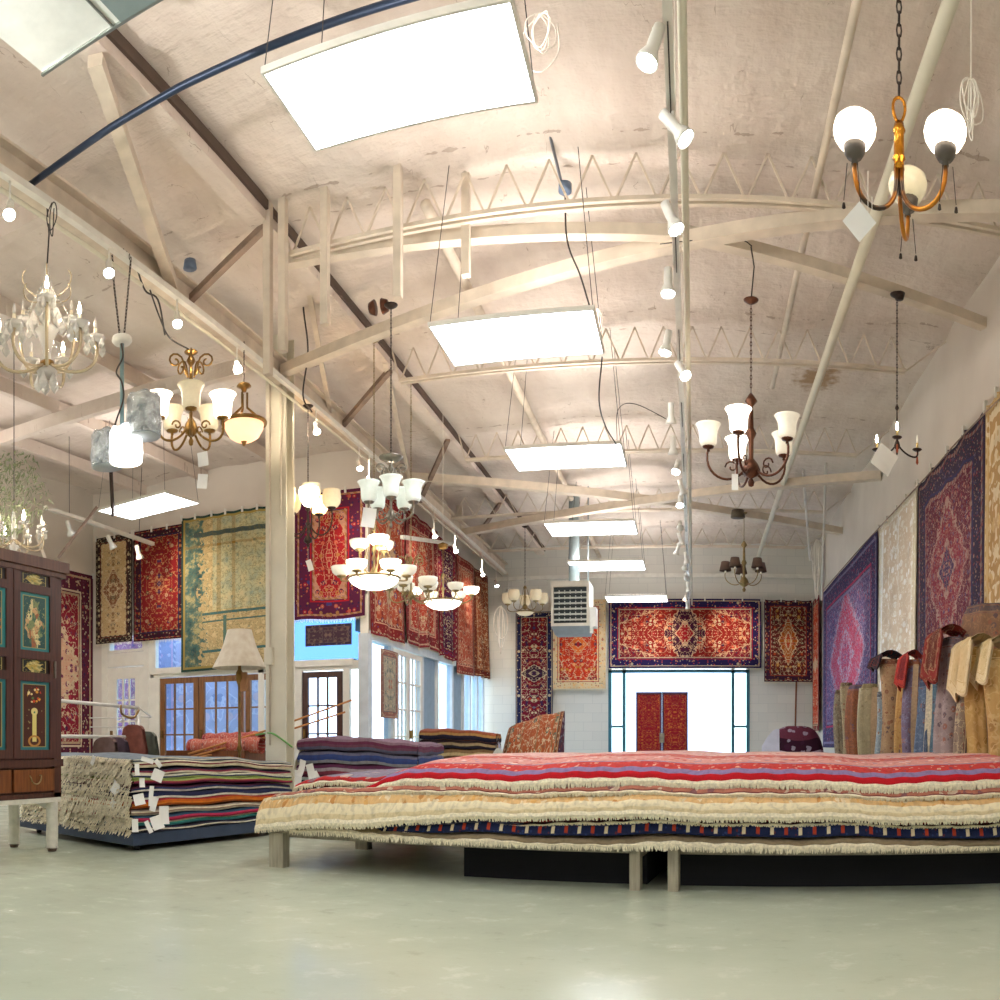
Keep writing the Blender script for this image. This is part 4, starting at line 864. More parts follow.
# draped kilim roll
def kilim(w, h): return rug_mat(w, h, field='#a85a38', border='#7a4a34', motifs=['#3f6a5c', '#c88a58', '#8a3a2c', '#d0b088'], sc=6, bw=.12, stripes=(2.2, '#8a6a48', .1))
r_ = root('draped_kilim', (xat(522, 13.6), 13.6, 0), 'rust orange flat woven rug draped over a tall bundle left of the back doorway', 'rug')
km = kilim(1.6, 1.6); x0, x1 = xat(500, 13.6), xat(556, 13.6); zt = at(530, 709, Y=13.6).z; P = []; UV = []
for j in range(15):
    t = j/14; row = []; ur = []
    for i in range(21):
        s = i/20; lean = .0+.25*(1-s)
        y = 13.2+t*1.1; z = (zt-.25*(1-s)**1.6-.03)*(sin(min(1, t*1.6+.0)*pi/2)**.8 if t < .63 else sin(min(1, (1-t)*2.7)*pi/2)**.6)
        row.append((x0+(x1-x0)*s-.25*(1-t)*(1-s)*0+.1*sin(t*3), y, max(0, z)+.012*sin(s*14))); ur.append((s*1.6, t*1.6))
    P.append(row); UV.append(ur)
mb = MB(); mb.grid(P, UV); mb.build('rug_cover', km, r_)
mb = MB(); sp = band_mat('multicolour_edge', [(0, '#d8d0d8'), (.5, '#5a2a3c')], specks=[(0, 2, ['#f0eaea', '#3a2a5a', '#a03048', '#c8c0d8', '#2a3a5c'], 12)])
mb.add([P[j][-1] for j in range(15)], [tuple(range(15))], False, [(p[1]-13, p[2]) for p in [P[j][-1] for j in range(15)]])
mb.build('rug_side', sp, r_)
P2 = [[(xat(486+i*2.2, 13.1)+.0, 13.0+.02*j, (.9+.2*sin(i*.5)-(.0 if i > 3 else (3-i)*.1))*(j/6)) for i in range(10)] for j in range(7)]
mb = MB(); mb.grid(P2, [[(i*.2, j*.15) for i in range(10)] for j in range(7)]); mb.build('crumpled_cloth', band_mat('violet_white_cloth', [(0, '#5a5a8a'), (.3, '#b8b4cc'), (.5, '#3a3a6a'), (.7, '#c8c4d8')]), label='crumpled violet and white striped cloth beside the draped rust rug', cat='cloth')
P2 = [[(xat(490+i*2, 12.4), 12.35+.01*j, (.86-.012*(i-4)**2)*(j/6)) for i in range(9)] for j in range(7)]
mb = MB(); mb.grid(P2, [[(i*.2, j*.14) for i in range(9)] for j in range(7)]); mb.build('folded_blanket', band_mat('white_fringed_stripes', [(0, '#c8c8c0'), (.2, '#8a9aa0'), (.3, '#d8d8cc'), (.5, '#7a4a48'), (.6, '#d0d0c4')]), label='white and grey striped blanket hanging before the draped rust rug', cat='blanket')
# pink rolled rugs on the stack behind the lamp
for k, (x0p, x1p, yy, Y, col) in enumerate(((190, 262, 747, 9.6, ['#c06a58', '#a84a44', '#7a5a58', '#d8b09a']), (205, 262, 741, 9.9, ['#b85a50', '#8a3a3c', '#c8907a']))):
    a = at(x0p, yy, Y=Y); b_ = at(x1p, yy-2, Y=Y); m_ = rug_mat(1.5, .6, field=col[0], border=col[1], motifs=col, line='#d0b0a0', sc=12, bw=.1)
    mb = MB(); P = []
    for i in range(25):
        s = i/24; c_ = a.lerp(b_, s); P.append([(c_.x, c_.y+.1*cos(t_*pi/6), max(0, c_.z-.0)+.1*sin(t_*pi/6)+.008*sin(i)) for t_ in range(13)])
    mb.grid(P, [[(i*.06, t_*.05) for t_ in range(13)] for i in range(25)]); mb.add([P[0][t_] for t_ in range(12)], [tuple(range(12))], False, [(0, 0)]*12)
    mb.build('rolled_rug', m_, label=('front' if k == 0 else 'back')+' of two rolled pink flowered rugs lying behind the floor lamp', cat='rug')
mb = MB(); mb.box(xat(185, 9.9), xat(262, 9.9), 9.45, 10.1, 0, .83); mb.build('rug_bench', mid_wood, label='wooden bench carrying the rolled pink rugs', cat='bench')
# orange cords strung above the stacks
for k, (a, b_) in enumerate((((188, 754), (352, 700)), ((190, 757), (345, 712)), ((200, 757), (258, 742)))):
    A = at(*a, Y=9.2); B = at(*b_, Y=10.6); MB().tube([A, A.lerp(B, .5)-Vector((0, 0, .03)), B], .013, 5).build('orange_cord', plain('orange_cord', '#c98a4c', .7), label=['upper', 'middle', 'short lowest'][k]+' orange cord strung slantwise behind the column', cat='cord')
MB().tube(cat_rom([at(256, 735, Y=9.0), at(270, 733, Y=8.1), at(280, 738, Y=8.1), at(292, 747, Y=8.3)]), .01, 6).build('green_cord', plain('green_cord', '#6fae5a', .5), label='thin green cord looped around the steel column', cat='cord')

# ------------------------------------------------------------------ white price tags on the stack corners
tn = 0
def tagcard(p, w_, h_, rz, tilt, label, group, curl=.3, ry=0):
    M4 = Matrix.Translation(p) @ Matrix.Rotation(rz, 4, 'Z') @ Matrix.Rotation(tilt, 4, 'X') @ Matrix.Rotation(ry, 4, 'Y')
    F = [[M4 @ Vector((-w_/2+w_*i/3, -.0+curl*h_*.25*sin(j/5*pi), -h_*j/5)) for i in range(4)] for j in range(6)]
    K = [[M4 @ Vector((-w_/2+w_*i/3, .0012+curl*h_*.25*sin(j/5*pi), -h_*j/5)) for i in range(4)] for j in range(6)]
    mb = MB(); mb.grid(F); mb.grid(K)
    for a, b_ in ((F[0], K[0]), (F[-1], K[-1]), ([r[0] for r in F], [r[0] for r in K]), ([r[-1] for r in F], [r[-1] for r in K])): mb.grid([a, b_])
    o = mb.build('price_tag', paper, label=label, cat='tag', group=group)
    if group == 'chandelier tags': MB().tube([p, p+Vector((0, 0, .14))], .0012, 4).build('string', cord_white, o)
    return o
SZ_ = .78; TG = 'paper tags on the striped stack corner'
TL = [(148, 764, .3, 'flat across the top edge'), (160, 768, .9, 'just right of the top edge tag'), (94, 762, .5, 'on the fringed side near the top'), (137, 770, .0, 'over the dark upper folds'), (160, 776, .4, 'broad and tilted at the upper right'), (117, 788, .5, 'large and square at the left of the corner'), (142, 784, 0, 'small and rounded beside the corner'), (138, 800, -.2, 'torn looking at the middle'), (114, 806, .6, 'small and crumpled at the lower left'), (152, 792, .1, 'long and narrow at the right of the corner'), (156, 803, .3, 'crumpled in the right cluster'), (164, 812, .0, 'wide at the far right of the cluster'), (155, 822, -.3, 'lowest of the right cluster'), (135, 825, 0, 'hanging over the pallet edge, left one'), (146, 827, -.4, 'hanging over the pallet edge, right one')]
SZ = [(.14, .05), (.1, .05), (.07, .11), (.05, .12), (.13, .13), (.14, .15), (.06, .1), (.12, .12), (.1, .09), (.05, .22), (.07, .16), (.11, .2), (.13, .15), (.07, .14), (.05, .14)]
out_ = Vector((SA[0][0]-(-5.1), SA[0][1]-7.0, 0)).normalized()
for (x, y, rz, lb), (w_, h_) in zip(TL, SZ):
    th = (x-694)/880
    # nearest face of the stack under this direction
    side_ = Vector((*SA[1], 0))-Vector((*SA[0], 0)) if x > 124 else Vector((*SA[2], 0))-Vector((*SA[0], 0))
    d = Vector((sin(th), cos(th), 0)); c0_ = Vector((*SA[0], 0)); den = d.x*side_.y-d.y*side_.x
    r_t = (c0_.x*side_.y-c0_.y*side_.x)/den; p = d*(r_t-.1)
    p.z = EYE+(745-(y-6))/880*(r_t-.1)
    rzz = atan2(side_.y, side_.x) if x > 124 else atan2(-side_.y, -side_.x)
    tagcard(p, w_*SZ_, h_*SZ_, rzz-.5 if x > 124 else rzz, -.15+rz*.2, 'paper tag on the striped stack corner, '+lb, TG, ry=rz)
TG = 'paper tags on the far striped stack'
for k, (x, y) in enumerate(((297, 757), (303, 768), (298, 778), (309, 772), (313, 780))):
    tagcard(at(x, y-8, Y=9.45), .09, .2, .2*k-.4, -.1, 'white paper tag at the left end of the far striped stack, '+['topmost', 'second down', 'lowest on the left', 'upper right one', 'rightmost'][k], TG, ry=.5-.25*k)

# ------------------------------------------------------------------ rolled rugs standing along the right wall
SR = 'rolled rugs standing along the right wall'
def standing(label, xa_, xb_, ytop, X, cols, seed, fold=None, pat=None, lean=0.0, cap=None):
    r2 = random.Random(seed); p = at((xa_+xb_)/2, ytop, X=X); rr = .5*(xb_-xa_)/880*sqrt(p.x**2+p.y**2)*1.4
    h = p.z; plainroll = seed in (4, 14, 15); m = pat or rug_mat(2*pi*rr, h, field=cols[0], border=cols[2], motifs=[cols[1], cols[2]] if plainroll else [cols[1], cols[2], '#5a4c54', '#9a6450'], line=cols[1], sc=8 if plainroll else 11, bw=.08, vine=.02)
    r_ = root('rolled_rug', (p.x, p.y, 0), label, 'rug', SR)
    n = 28; P = []; UV = []; ph = r2.random()*6; ph2 = r2.random()*6
    for j in range(25):
        t = j/24; row = []; ur = []
        for i in range(n+1):
            a = 2*pi*i/n; g = rr*(1+.13*sin(2*a+ph+t*2)+.08*sin(5*a+ph2+t*3)+.04*sin(9*a+ph)+.06*sin(t*9+ph))*(1-.06*t)
            if t > .97: g *= .82
            row.append((p.x+g*cos(a)*.8+lean*t+.025*sin(t*5+ph), p.y+g*sin(a)+.02*sin(t*6+ph2), h*t)); ur.append((i/n*2*pi*rr, h*t))
        P.append(row); UV.append(ur)
    mb = MB(); mb.grid(P, UV); mb.add(P[-1][:-1], [tuple(range(n))], True, [(0, 0)]*n); mb.build('roll', m, r_, False) if False else mb.build('roll', m, r_)
    # loose outer edge running down the roll
    mb = MB(); aa = -2.0+r2.random()*1.2; e = []
    for j in range(16):
        t = j/15; g = rr*1.12; c_ = Vector((p.x+lean*t+.025*sin(t*5+ph), p.y+.02*sin(t*6+ph2), h*t*.97))
        q1 = c_+Vector((cos(aa)*g*.9, sin(aa)*g, 0)); q2 = c_+Vector((cos(aa+.5)*g*1.1, sin(aa+.5)*g*1.12+.01*sin(t*14), 0)); e.append([q1, q2])
    mb.grid(e); mb.build('loose_edge', fringe_mat if seed % 2 else backing, r_)
    if fold:
        col1, L, wd = fold; fm = rug_mat(1.0, .75, field=col1[0], border=col1[1], motifs=[col1[2], col1[1], col1[0]], line=col1[2], sc=9, bw=.14, vine=.01)
        P = []; UV = []
        for j in range(13):
            t = j/12; row = []; ur = []
            for i in range(13):
                s = i/12-.5; 
                if t < .35: e_ = t/.35; x = p.x+rr*(.6-1.6*e_); z = h+.03+.05*sin(e_*pi)
                else: e_ = (t-.35)/.65; x = p.x-rr*1.0-.05*e_+.02*sin(s*9); z = h+.03-L*e_*(1-.14*abs(s*2)**1.5+.05*sin(s*9))
                row.append((x+lean, p.y+s*rr*2.5*wd*(1-.06*t), z+.015*sin(s*12+t*3))); ur.append((s+.5, t*.75))
            P.append(row); UV.append(ur)
        mb = MB(); mb.grid(P, UV)
        K = [[(v[0]+.012, v[1], v[2]-.012) for v in row] for row in P]; mb.grid(K, UV)
        mb.build('folded_top', fm, r_)
    return r_
TAN = ['#a8977a', '#c2b08a', '#8a7a62']
standing('slim brown rolled rug, farthest in the row at the right wall', 836, 845, 690, 2.3, ['#8a7c68', '#a89a80', '#6a5a48'], 1)
standing('tan rolled rug standing second from the far end of the row', 842, 853, 683, 2.3, TAN, 2)
standing('rust red speckled rolled rug standing third from the far end', 849, 864, 685, 2.28, ['#8a5a44', '#a8684a', '#6a5a6a'], 3)
standing('plain olive tan rolled rug with ragged edge standing fourth from the far end', 861, 877, 684, 2.25, ['#9a8c70', '#a89a7a', '#857758'], 4)
standing('grey blue crumpled thin roll squeezed beside the black topped roll', 875, 884, 692, 2.2, ['#8a949c', '#b0b8b8', '#5a646c'], 5)
standing('brown roll with a flat black folded top and red tie strips', 880, 900, 660, 2.15, ['#a8886a', '#b89a74', '#8a5a48'], 6, fold=(['#24262e', '#30323a', '#8a3a2c'], .14, 1.15))
standing('amber flowered rolled rug right of the black topped roll', 897, 908, 672, 2.18, ['#b8905a', '#a87a48', '#8a6a50'], 7)
standing('violet brown roll with red patterned folded top', 906, 920, 660, 2.15, ['#7a6a80', '#8a8aa0', '#a87058'], 8, fold=(['#7a2c2c', '#b04038', '#3a2a30'], .32, 1.2))
standing('slate blue rolled rug standing under the red folded top', 916, 932, 680, 2.1, ['#5f6f86', '#7a8a9c', '#4a566c'], 9)
standing('teal grey patterned rolled rug left of the tall flowered roll', 930, 942, 672, 2.1, ['#56707e', '#6f8a94', '#3a5060'], 10)
standing('tall mauve grey roll with brown and navy folded top flaps', 938, 962, 638, 2.02, ['#9a8a88', '#a89a94', '#7a6a70'], 11, fold=(['#6a3a30', '#8a3a34', '#a08060'], .42, 1.1))
standing('narrow dark edged beige roll beside the yellow ochre rolls', 957, 968, 650, 2.0, ['#8a7a6a', '#b8a888', '#4a4450'], 12)
standing('brown patterned tall roll standing behind, topmost at the right', 966, 1004, 606, 2.3, ['#8a6a54', '#a07a5c', '#6a5a58'], 13)
standing('golden ochre plain rolled rug draped with a cream cloth flap', 966, 990, 648, 2.12, ['#c9a668', '#d6b67c', '#b08c50'], 14, fold=(['#d6bd8e', '#e0cba0', '#cdb080'], .42, 1.25))
standing('second golden ochre rolled rug at the right picture edge', 986, 1010, 650, 2.2, ['#c8a46a', '#d8bc88', '#a88450'], 15, fold=(['#d8c090', '#e2cea4', '#c8ac78'], .3, 1.2))

# ------------------------------------------------------------------ chandeliers
SH = {
 'bell': [(.14, 0), (.27, .02), (.33, .14), (.34, .4), (.36, .6), (.44, .78), (.5, .86)],
 'bowl': [(.1, 0), (.28, .04), (.43, .16), (.5, .36), (.5, .46)],
 'globe': [(.18, 0), (.3, .06), (.45, .25), (.5, .48), (.46, .72), (.34, .9), (.22, .96)],
 'tulip': [(.16, 0), (.32, .06), (.46, .26), (.5, .55), (.46, .85), (.47, .92)],
 'cone': [(.38, 0), (.5, 0.0), (.3, .62), (.28, .62)],
}
def shade_mesh(kind, w_, c):
    pr = SH[kind]; outer = [(r*w_, z*w_) for r, z in pr]; t = .03*w_
    inner = [(max(.002, r-t), z+t*.4) for r, z in outer][::-1]
    return MB().lathe([(.001, 0)]+outer+inner+[(.001, t)], c, 20)
def links(mb, a, b_, pitch=.032, r=.011, w_=.0028):
    a = Vector(a); b_ = Vector(b_); L = (a-b_).length; n = max(1, int(L/pitch))
    for i in range(n):
        c = a.lerp(b_, (i+.5)/n); pts = []
        for k in range(8):
            t = 2*pi*k/8; o = cos(t)*r*.62
            pts.append(c+(Vector((o, 0, 0)) if i % 2 else Vector((0, o, 0)))+Vector((0, 0, sin(t)*pitch*.68)))
        mb.tube(pts, w_, 4, close=True)
    return mb
def flame(c, s=1.0): return MB().lathe([(.001, 0), (.011*s, .01*s), (.015*s, .03*s), (.011*s, .055*s), (.004*s, .08*s), (.001, .09*s)], c, 10)
def chandelier(label, P, ztop, zbody, R, n, sw, kind, metal, lit=(), rot=0, armdrop=.1, zsh=0, unlit=milk, litm=glow_white, top_can=True, tiers=None, chain=True, scroll=False, finial=True, shade_h=None, bowl=None, cup=None, arm_r=.008, body_w=.03, fabric=None, chain_mat=None):
    """P = axis point (x, y); zbody=(bottom, top); shades on a ring of radius R at height zsh"""
    x, y = P; zb, zt = zbody; r_ = root('chandelier', (x, y, zb), label, 'chandelier', 'hanging chandeliers'); q = Vector((x, y, 0))
    cm = chain_mat or metal
    if chain: links(MB(), (x, y, zt), (x, y, ztop)).build('chain', cm, r_)
    else: MB().tube([(x, y, zt), (x, y, ztop)], .006, 6).build('rod', cm, r_)
    if top_can: MB().lathe([(.001, -.03), (.02, -.03), (.055, -.008), (.06, 0), (.001, 0)], (x, y, ztop), 16).build('canopy', cm, r_)
    H = zt-zb; w = body_w
    prof = [(.001, 0), (w*.35, .01*H), (w*.5, .05*H), (w*.2, .09*H), (w*1.1, .13*H), (w*1.35, .18*H), (w*1.0, .24*H), (w*.35, .3*H), (w*.4, .5*H), (w*.8, .56*H), (w*.4, .62*H), (w*.3, .85*H), (w*.9, .9*H), (w*.5, .95*H), (.001, H)]
    MB().lathe(prof, (x, y, zb), 16).build('body', metal, r_)
    idx = 0
    for (Rk, nk, zk, rk, drk) in (tiers or [(R, n, zsh, rot, armdrop)]):
        for k in range(nk):
            t = rk+2*pi*k/nk; d = Vector((cos(t), sin(t), 0)); a0 = q+d*(w*.9)+Vector((0, 0, zb+.18*H if zk < zb+.7*H else zb+.5*H)); e = q+d*Rk+Vector((0, 0, zk))
            pts = bez(a0, a0+d*Rk*.35+Vector((0, 0, -drk)), e+d*.0+Vector((0, 0, -drk*1.3))+d*Rk*.18, e, 12)
            mb = MB(); mb.tube(pts, arm_r, 7)
            if scroll:
                s0 = q+d*w+Vector((0, 0, zb+.75*H)); cpt = q+d*(Rk*.5)+Vector((0, 0, zb+.88*H))
                mb2 = MB(); sp = [s0]+[cpt+d*(Rk*.26*(1-i/16)*cos(pi-i*.62))+Vector((0, 0, Rk*.26*(1-i/16)*sin(pi-i*.62))) for i in range(14)]
                mb2.tube(sp, arm_r*.8, 6)
                s1 = a0+d*Rk*.3+Vector((0, 0, .02)); mb3 = MB(); mb3.tube([s1+d*(Rk*.16*(1-i/14)*cos(i*.6))+Vector((0, 0, Rk*.16*(1-i/14)*sin(i*.6))) for i in range(12)], arm_r*.7, 6)
            arm = mb.build('arm', metal, r_)
            if scroll and scroll != 'low': mb2.build('upper_scroll', metal, arm)
            if scroll: mb3.build('lower_scroll', metal, arm)
            on = idx in lit; idx += 1
            if kind == 'candle':
                MB().lathe([(.001, -.008), (.03, -.006), (.042, .004), (.04, .008), (.001, .008)], e, 14).build('drip_pan', metal, arm)
                MB().lathe([(.001, .008), (.011, .008), (.011, .06), (.001, .06)], e, 10).build('candle_sleeve', plain('ivory_candle_sleeve', '#dcc080', .5), arm)
                flame(e+Vector((0, 0, .06)), .8).build('bulb', bulb_mat if on else milk, arm)
            elif kind == 'fabric':
                MB().lathe([(.001, 0), (.02, 0), (.01, .05), (.001, .05)], e, 8).build('candle_sleeve', milk, arm)
                sh = MB().lathe([(sw*.5, .03), (sw*.34, .03+sw*.75), (sw*.32, .03+sw*.75), (sw*.48, .03), (sw*.5, .03)], e, 16).build('shade', fabric, r_)
            else:
                MB().lathe([(.001, -.03), (.014, -.025), (.01, -.01), (sw*.2, 0), (sw*(cup or .24), sw*.08), (.001, sw*.08)], e, 12).build('cup', metal, arm)
                sh = shade_mesh(kind, sw, e+Vector((0, 0, sw*.05))).build('shade', litm if on else unlit, r_, label='lit milky glass shade' if on and len(lit) < nk else None)
                MB().lathe([(.001, 0), (sw*.1, sw*.1), (sw*.12, sw*.25), (.001, sw*.35)], e+Vector((0, 0, sw*.1)), 8).build('bulb', bulb_mat if (on and kind != 'globe') else milk, sh)
            if finial and kind != 'fabric':
                MB().lathe([(.001, -.10), (.006, -.095), (.011, -.08), (.004, -.07), (.009, -.05), (.004, -.03), (.001, -.03)], e, 8).build('drop_finial', metal, arm)
    if bowl:
        br, bz, bl = bowl
        MB().lathe([(.001, 0), (br*.3, br*.02), (br*.62, br*.1), (br*.88, br*.26), (br, br*.44), (br*.97, br*.44), (br*.84, br*.29), (.001, br*.06)], (x, y, bz), 28).build('glass_bowl', litm if bl else unlit, r_)
        mb = MB(); mb.tube([(x+br*1.0*cos(2*pi*k/28), y+br*1.0*sin(2*pi*k/28), bz+br*.45) for k in range(28)], .012, 6, close=True)
        for k in range(3):
            t = 2*pi*k/3+.5; mb.tube([(x+br*cos(t), y+br*sin(t), bz+br*.45), (x+.02*cos(t), y+.02*sin(t), zt-.02)], .005, 5)
        mb.build('bowl_ring', metal, r_)
        MB().lathe([(.001, -.04), (.01, -.03), (.016, -.01), (.008, 0), (.001, .01)], (x, y, bz), 8).build('bowl_finial', metal, r_)
    return r_
def polar(px, r): th = (px-694)/880; return (r*sin(th), r*cos(th))
def Z(py, r): return EYE+(745-py)/880*r

# 1. three globes, near upper right
x, y = polar(899, 3.16); rm = Mat('rubbed_gold_and_steel', .3, .9); pz = rm.pos(); rm.col(rm.ramp(rm.noise(None, 9, 3), [(.4, '#4a4038'), (.55, '#b8742a'), (.7, '#c98a3a')])); rub = rm.m
r_ = root('chandelier', (x, y, Z(232, 3.16)), 'three globe chandelier with amber gold stem beside a coil of white wire', 'chandelier', 'hanging chandeliers')
links(MB(), (x, y, Z(98, 3.16)+.01), (x, y, 5.18), .042, .014, .003).build('chain', dark_iron, r_)
gold_o = plain('amber_gold_metal', '#c8862a', .2, .9, .2, 20)
mb = MB(); lp = [(x+.022*sin(t)*(1+.2*cos(t)), y, Z(110, 3.16)+.045*cos(t)) for t in [2*pi*i/16 for i in range(16)]]; mb.tube(lp, .006, 6, close=True)
mb.lathe([(.001, 0), (.02, 0), (.017, .03), (.024, .04), (.02, .05), (.018, .13), (.024, .14), (.02, .15), (.016, .17), (.001, .17)], (x, y, Z(170, 3.16)), 14); mb.build('gold_stem', gold_o, r_)
zc = 2.93
for k, (t, on, zz_) in enumerate(((radians(-143), 1, 0), (radians(-33), 1, .0), (radians(80), 0, 0))):
    th = (899-694)/880; d = Vector((cos(t-th), sin(t-th), 0)); q = Vector((x, y, 0)); e = q+d*.192+Vector((0, 0, zc))
    a0 = q+d*.012+Vector((0, 0, Z(170, 3.16)+.01))
    mb = MB(); mb.tube([a0]+bez(a0-Vector((0, 0, .06)), a0+Vector((0, 0, -.21)), e+d*.02+Vector((0, 0, -.20)), e, 14), .0085, 8); arm = mb.build('arm', rub, r_)
    MB().lathe([(.001, -.02), (.012, -.018), (.01, 0), (.026, .004), (.036, .02), (.041, .05), (.001, .052)], e, 14).build('cup', plain('grey_brown_cup', '#5f574f', .5, .3), arm)
    s_ = MB().lathe([(.03, .0), (.055, .012), (.071, .04), (.075, .064), (.068, .09), (.048, .108), (.04, .106), (.06, .09), (.07, .064), (.05, .02), (.001, .008)], e+Vector((0, 0, .04)), 24).build('globe_shade', glow_white if on else cream_glass, r_, label=None if on else 'unlit cream globe at the back')
    MB().lathe([(.001, 0), (.02, .02), (.02, .05), (.001, .07)], e+Vector((0, 0, .075)), 8).build('bulb', milk, s_)
    for m_ in (0, 1):
        o2 = e+d*.01+Vector((.018*(m_*2-1), 0, -.02)); mb = MB(); mb.tube([o2, o2+Vector((.012*(m_*2-1), 0, -.13))], .0015, 4); mb.lathe([(.001, -.02), (.007, -.016), (.005, 0), (.001, .004)], o2+Vector((.012*(m_*2-1), 0, -.14)), 8); mb.build('bead_drop', dark_iron, arm)
# price tag on it
tagcard(at(868, 212, r=3.0), .085, .1, .3, .1, 'blank white square tag hanging from the three globe chandelier', 'chandelier tags', ry=.65)
MB().tube([at(872, 197, r=3.02), at(872, 211, r=3.0)], .0012, 4).build('tag_string', cord_white, label='short white string holding the square tag under the globe chandelier', cat='string')

# 2. six light bronze
X_, Y_ = polar(751, 6.8)
chandelier('large dark bronze chandelier with cream bell shades right of the track', (X_, Y_), Z(300, 6.8), (Z(487, 6.8), Z(392, 6.8)), .33, 5, .2, 'bell', bronze, lit=(0, 3), rot=radians(-110), armdrop=.16, zsh=Z(452, 6.8)+.03, scroll='low', arm_r=.01, body_w=.055, finial=False)
MB().tube([(X_, Y_, Z(300, 6.8)), (X_+.02, Y_-.05, Z(270, 6.8)), (X_, Y_, 4.75)], .006, 5).build('black_cord', cord_black, label='black cord from the near brace down to the bronze chandelier', cat='cord')
tagcard(at(735, 474, r=6.7), .05, .12, .0, .05, 'narrow white tag under the large bronze chandelier', 'chandelier tags')
# 3. candle chandelier
X_, Y_ = polar(897, 7.46); chandelier('small iron candle chandelier with orange drops and a big white tag', (X_, Y_), 4.72, (Z(455, 7.46), Z(403, 7.46)), .2, 3, .08, 'candle', dark_iron, lit=(0, 2), rot=radians(-103), armdrop=.08, zsh=Z(446, 7.46), body_w=.02, finial=False)
mb = MB(); mb.lathe([(.001, 0), (.035, 0), (.05, .05), (.001, .05)], (X_+.02, Y_, 4.68), 12); mb.build('ceiling_can', dark_iron, label='dark round ceiling can on the brace above the candle chandelier', cat='canopy')
for k in range(3):
    t = radians(-103)+2*pi*k/3; e = Vector((X_+.2*cos(t), Y_+.2*sin(t), Z(446, 7.46))); MB().lathe([(.001, -.13), (.012, -.11), (.007, -.06), (.003, -.01), (.001, -.01)], e, 8).build('wooden_drop', plain('orange_wood', '#a04a24', .5), label='small orange wooden drop under an arm of the candle chandelier', cat='ornament', group='wooden drops of the candle chandelier')
tagcard(at(890, 450, r=7.3), .19, .2, .3, .05, 'large white square tag hanging below the iron candle chandelier', 'chandelier tags', ry=.5)
# 4. far brown shaded
X_, Y_ = polar(744, 14.4); chandelier('far antique chandelier with small brown fabric shades before the back wall', (X_, Y_), 4.7, (Z(592, 14.4), Z(540, 14.4)), .31, 5, .2, 'fabric', brass_pale, rot=.4, armdrop=.1, zsh=Z(572, 14.4), body_w=.06, fabric=plain('brown_fabric_shade', '#6f5a50', .9), chain=False)
mb = MB(); mb.lathe([(.001, 0), (.12, 0), (.1, .12), (.001, .14)], (X_-.1, Y_, 4.62), 14); mb.build('ceiling_can', plain('olive_brown_can', '#4a4030', .6), label='olive brown round can beside the rod of the far brown shaded chandelier', cat='canopy')
# 5. pewter bell shades
X_, Y_ = polar(385, 7.93); X2, Y2 = polar(391, 7.6)
chandelier('pewter chandelier with pale bell shades left of the middle panels', (X2, Y2), 4.7, (Z(528, 7.6), Z(462, 7.6)), .2, 5, .2, 'bell', pewter, rot=radians(-70), armdrop=.09, zsh=Z(505, 7.6), scroll=True, chain_mat=dark_iron, unlit=plain('pale_green_glass_added_glow', '#dfe6dc', .25, 0, .04, 30, emit=('#eef6ea', .15)))  # these unlit green shades carry a faint added glow
MB().lathe([(.001, 0), (.05, 0), (.1, .03), (.105, .045), (.03, .07), (.001, .07)], (X2, Y2, Z(462, 7.6)), 20).build('chandelier_plate', pewter, label='round pewter plate over the pewter chandelier', cat='canopy')
mb = MB()
for s_ in (-1, 1): mb.lathe([(.001, 0), (.07, 0), (.05, .05), (.001, .06)], (0, 0, 0), 12)
mb.v = [(v[2]*(1 if i < len(mb.v)//2 else -1)+X_+(.02 if i < len(mb.v)//2 else -.05), v[1]+Y_-.12, v[0]+Z(313, 7.93)) for i, v in enumerate(mb.v)]
mb.build('ceiling_can', bronze, label='pair of dark round cans on the near brace above the pewter chandelier', cat='canopy')
tagcard(at(370, 508, r=7.3), .115, .16, .2, .0, 'white rectangular tag on a string under the pewter chandelier', 'chandelier tags', ry=.15)
# 6-7. alabaster bowl chandeliers
X_, Y_ = polar(374, 8.9); chandelier('large two tier brass chandelier with milky bowls before the red rugs', (X_, Y_), 5.0, (Z(585, 8.9), Z(522, 8.9)), .34, 5, .21, 'bowl', brass_pale, lit=(1, 5, 6, 4), tiers=[(.33, 6, Z(577, 8.9), .35, .06), (.15, 3, Z(550, 8.9), -.9, .04)], bowl=(.26, Z(590, 8.9), True), scroll=False, body_w=.03, finial=False)
X_, Y_ = polar(411, 9.9); chandelier('brass chandelier with upturned frosted bowls half hidden behind the large one', (X_, Y_), 5.0, (Z(605, 9.9), Z(555, 9.9)), .24, 5, .22, 'bowl', brass_pale, lit=(), rot=.9, armdrop=.12, zsh=Z(590, 9.9), scroll=True, body_w=.03, finial=False)
X_, Y_ = polar(443, 11.1); chandelier('brass bowl chandelier with four small frosted bowls hanging near the storefront corner', (X_, Y_), Z(545, 11.1), (Z(610, 11.1), Z(572, 11.1)), .36, 6, .2, 'bowl', brass_pale, lit=(0, 3), rot=.2, armdrop=.05, zsh=Z(596, 11.1), bowl=(.24, Z(610, 11.1), True), body_w=.03, finial=False, chain_mat=brass)
MB().lathe([(.001, 0), (.06, .02), (.07, .07), (.001, .1)], (X_, Y_, Z(550, 11.1)), 12).build('ceiling_can', brass, label='small brass can on the branch rail above the far bowl chandelier', cat='canopy')
MB().tube([(X_, Y_, Z(545, 11.1)), (X_, Y_, 5.1)], .004, 4).build('hanger_wire', cord_white, label='thin wire above the far brass bowl chandelier', cat='wire')
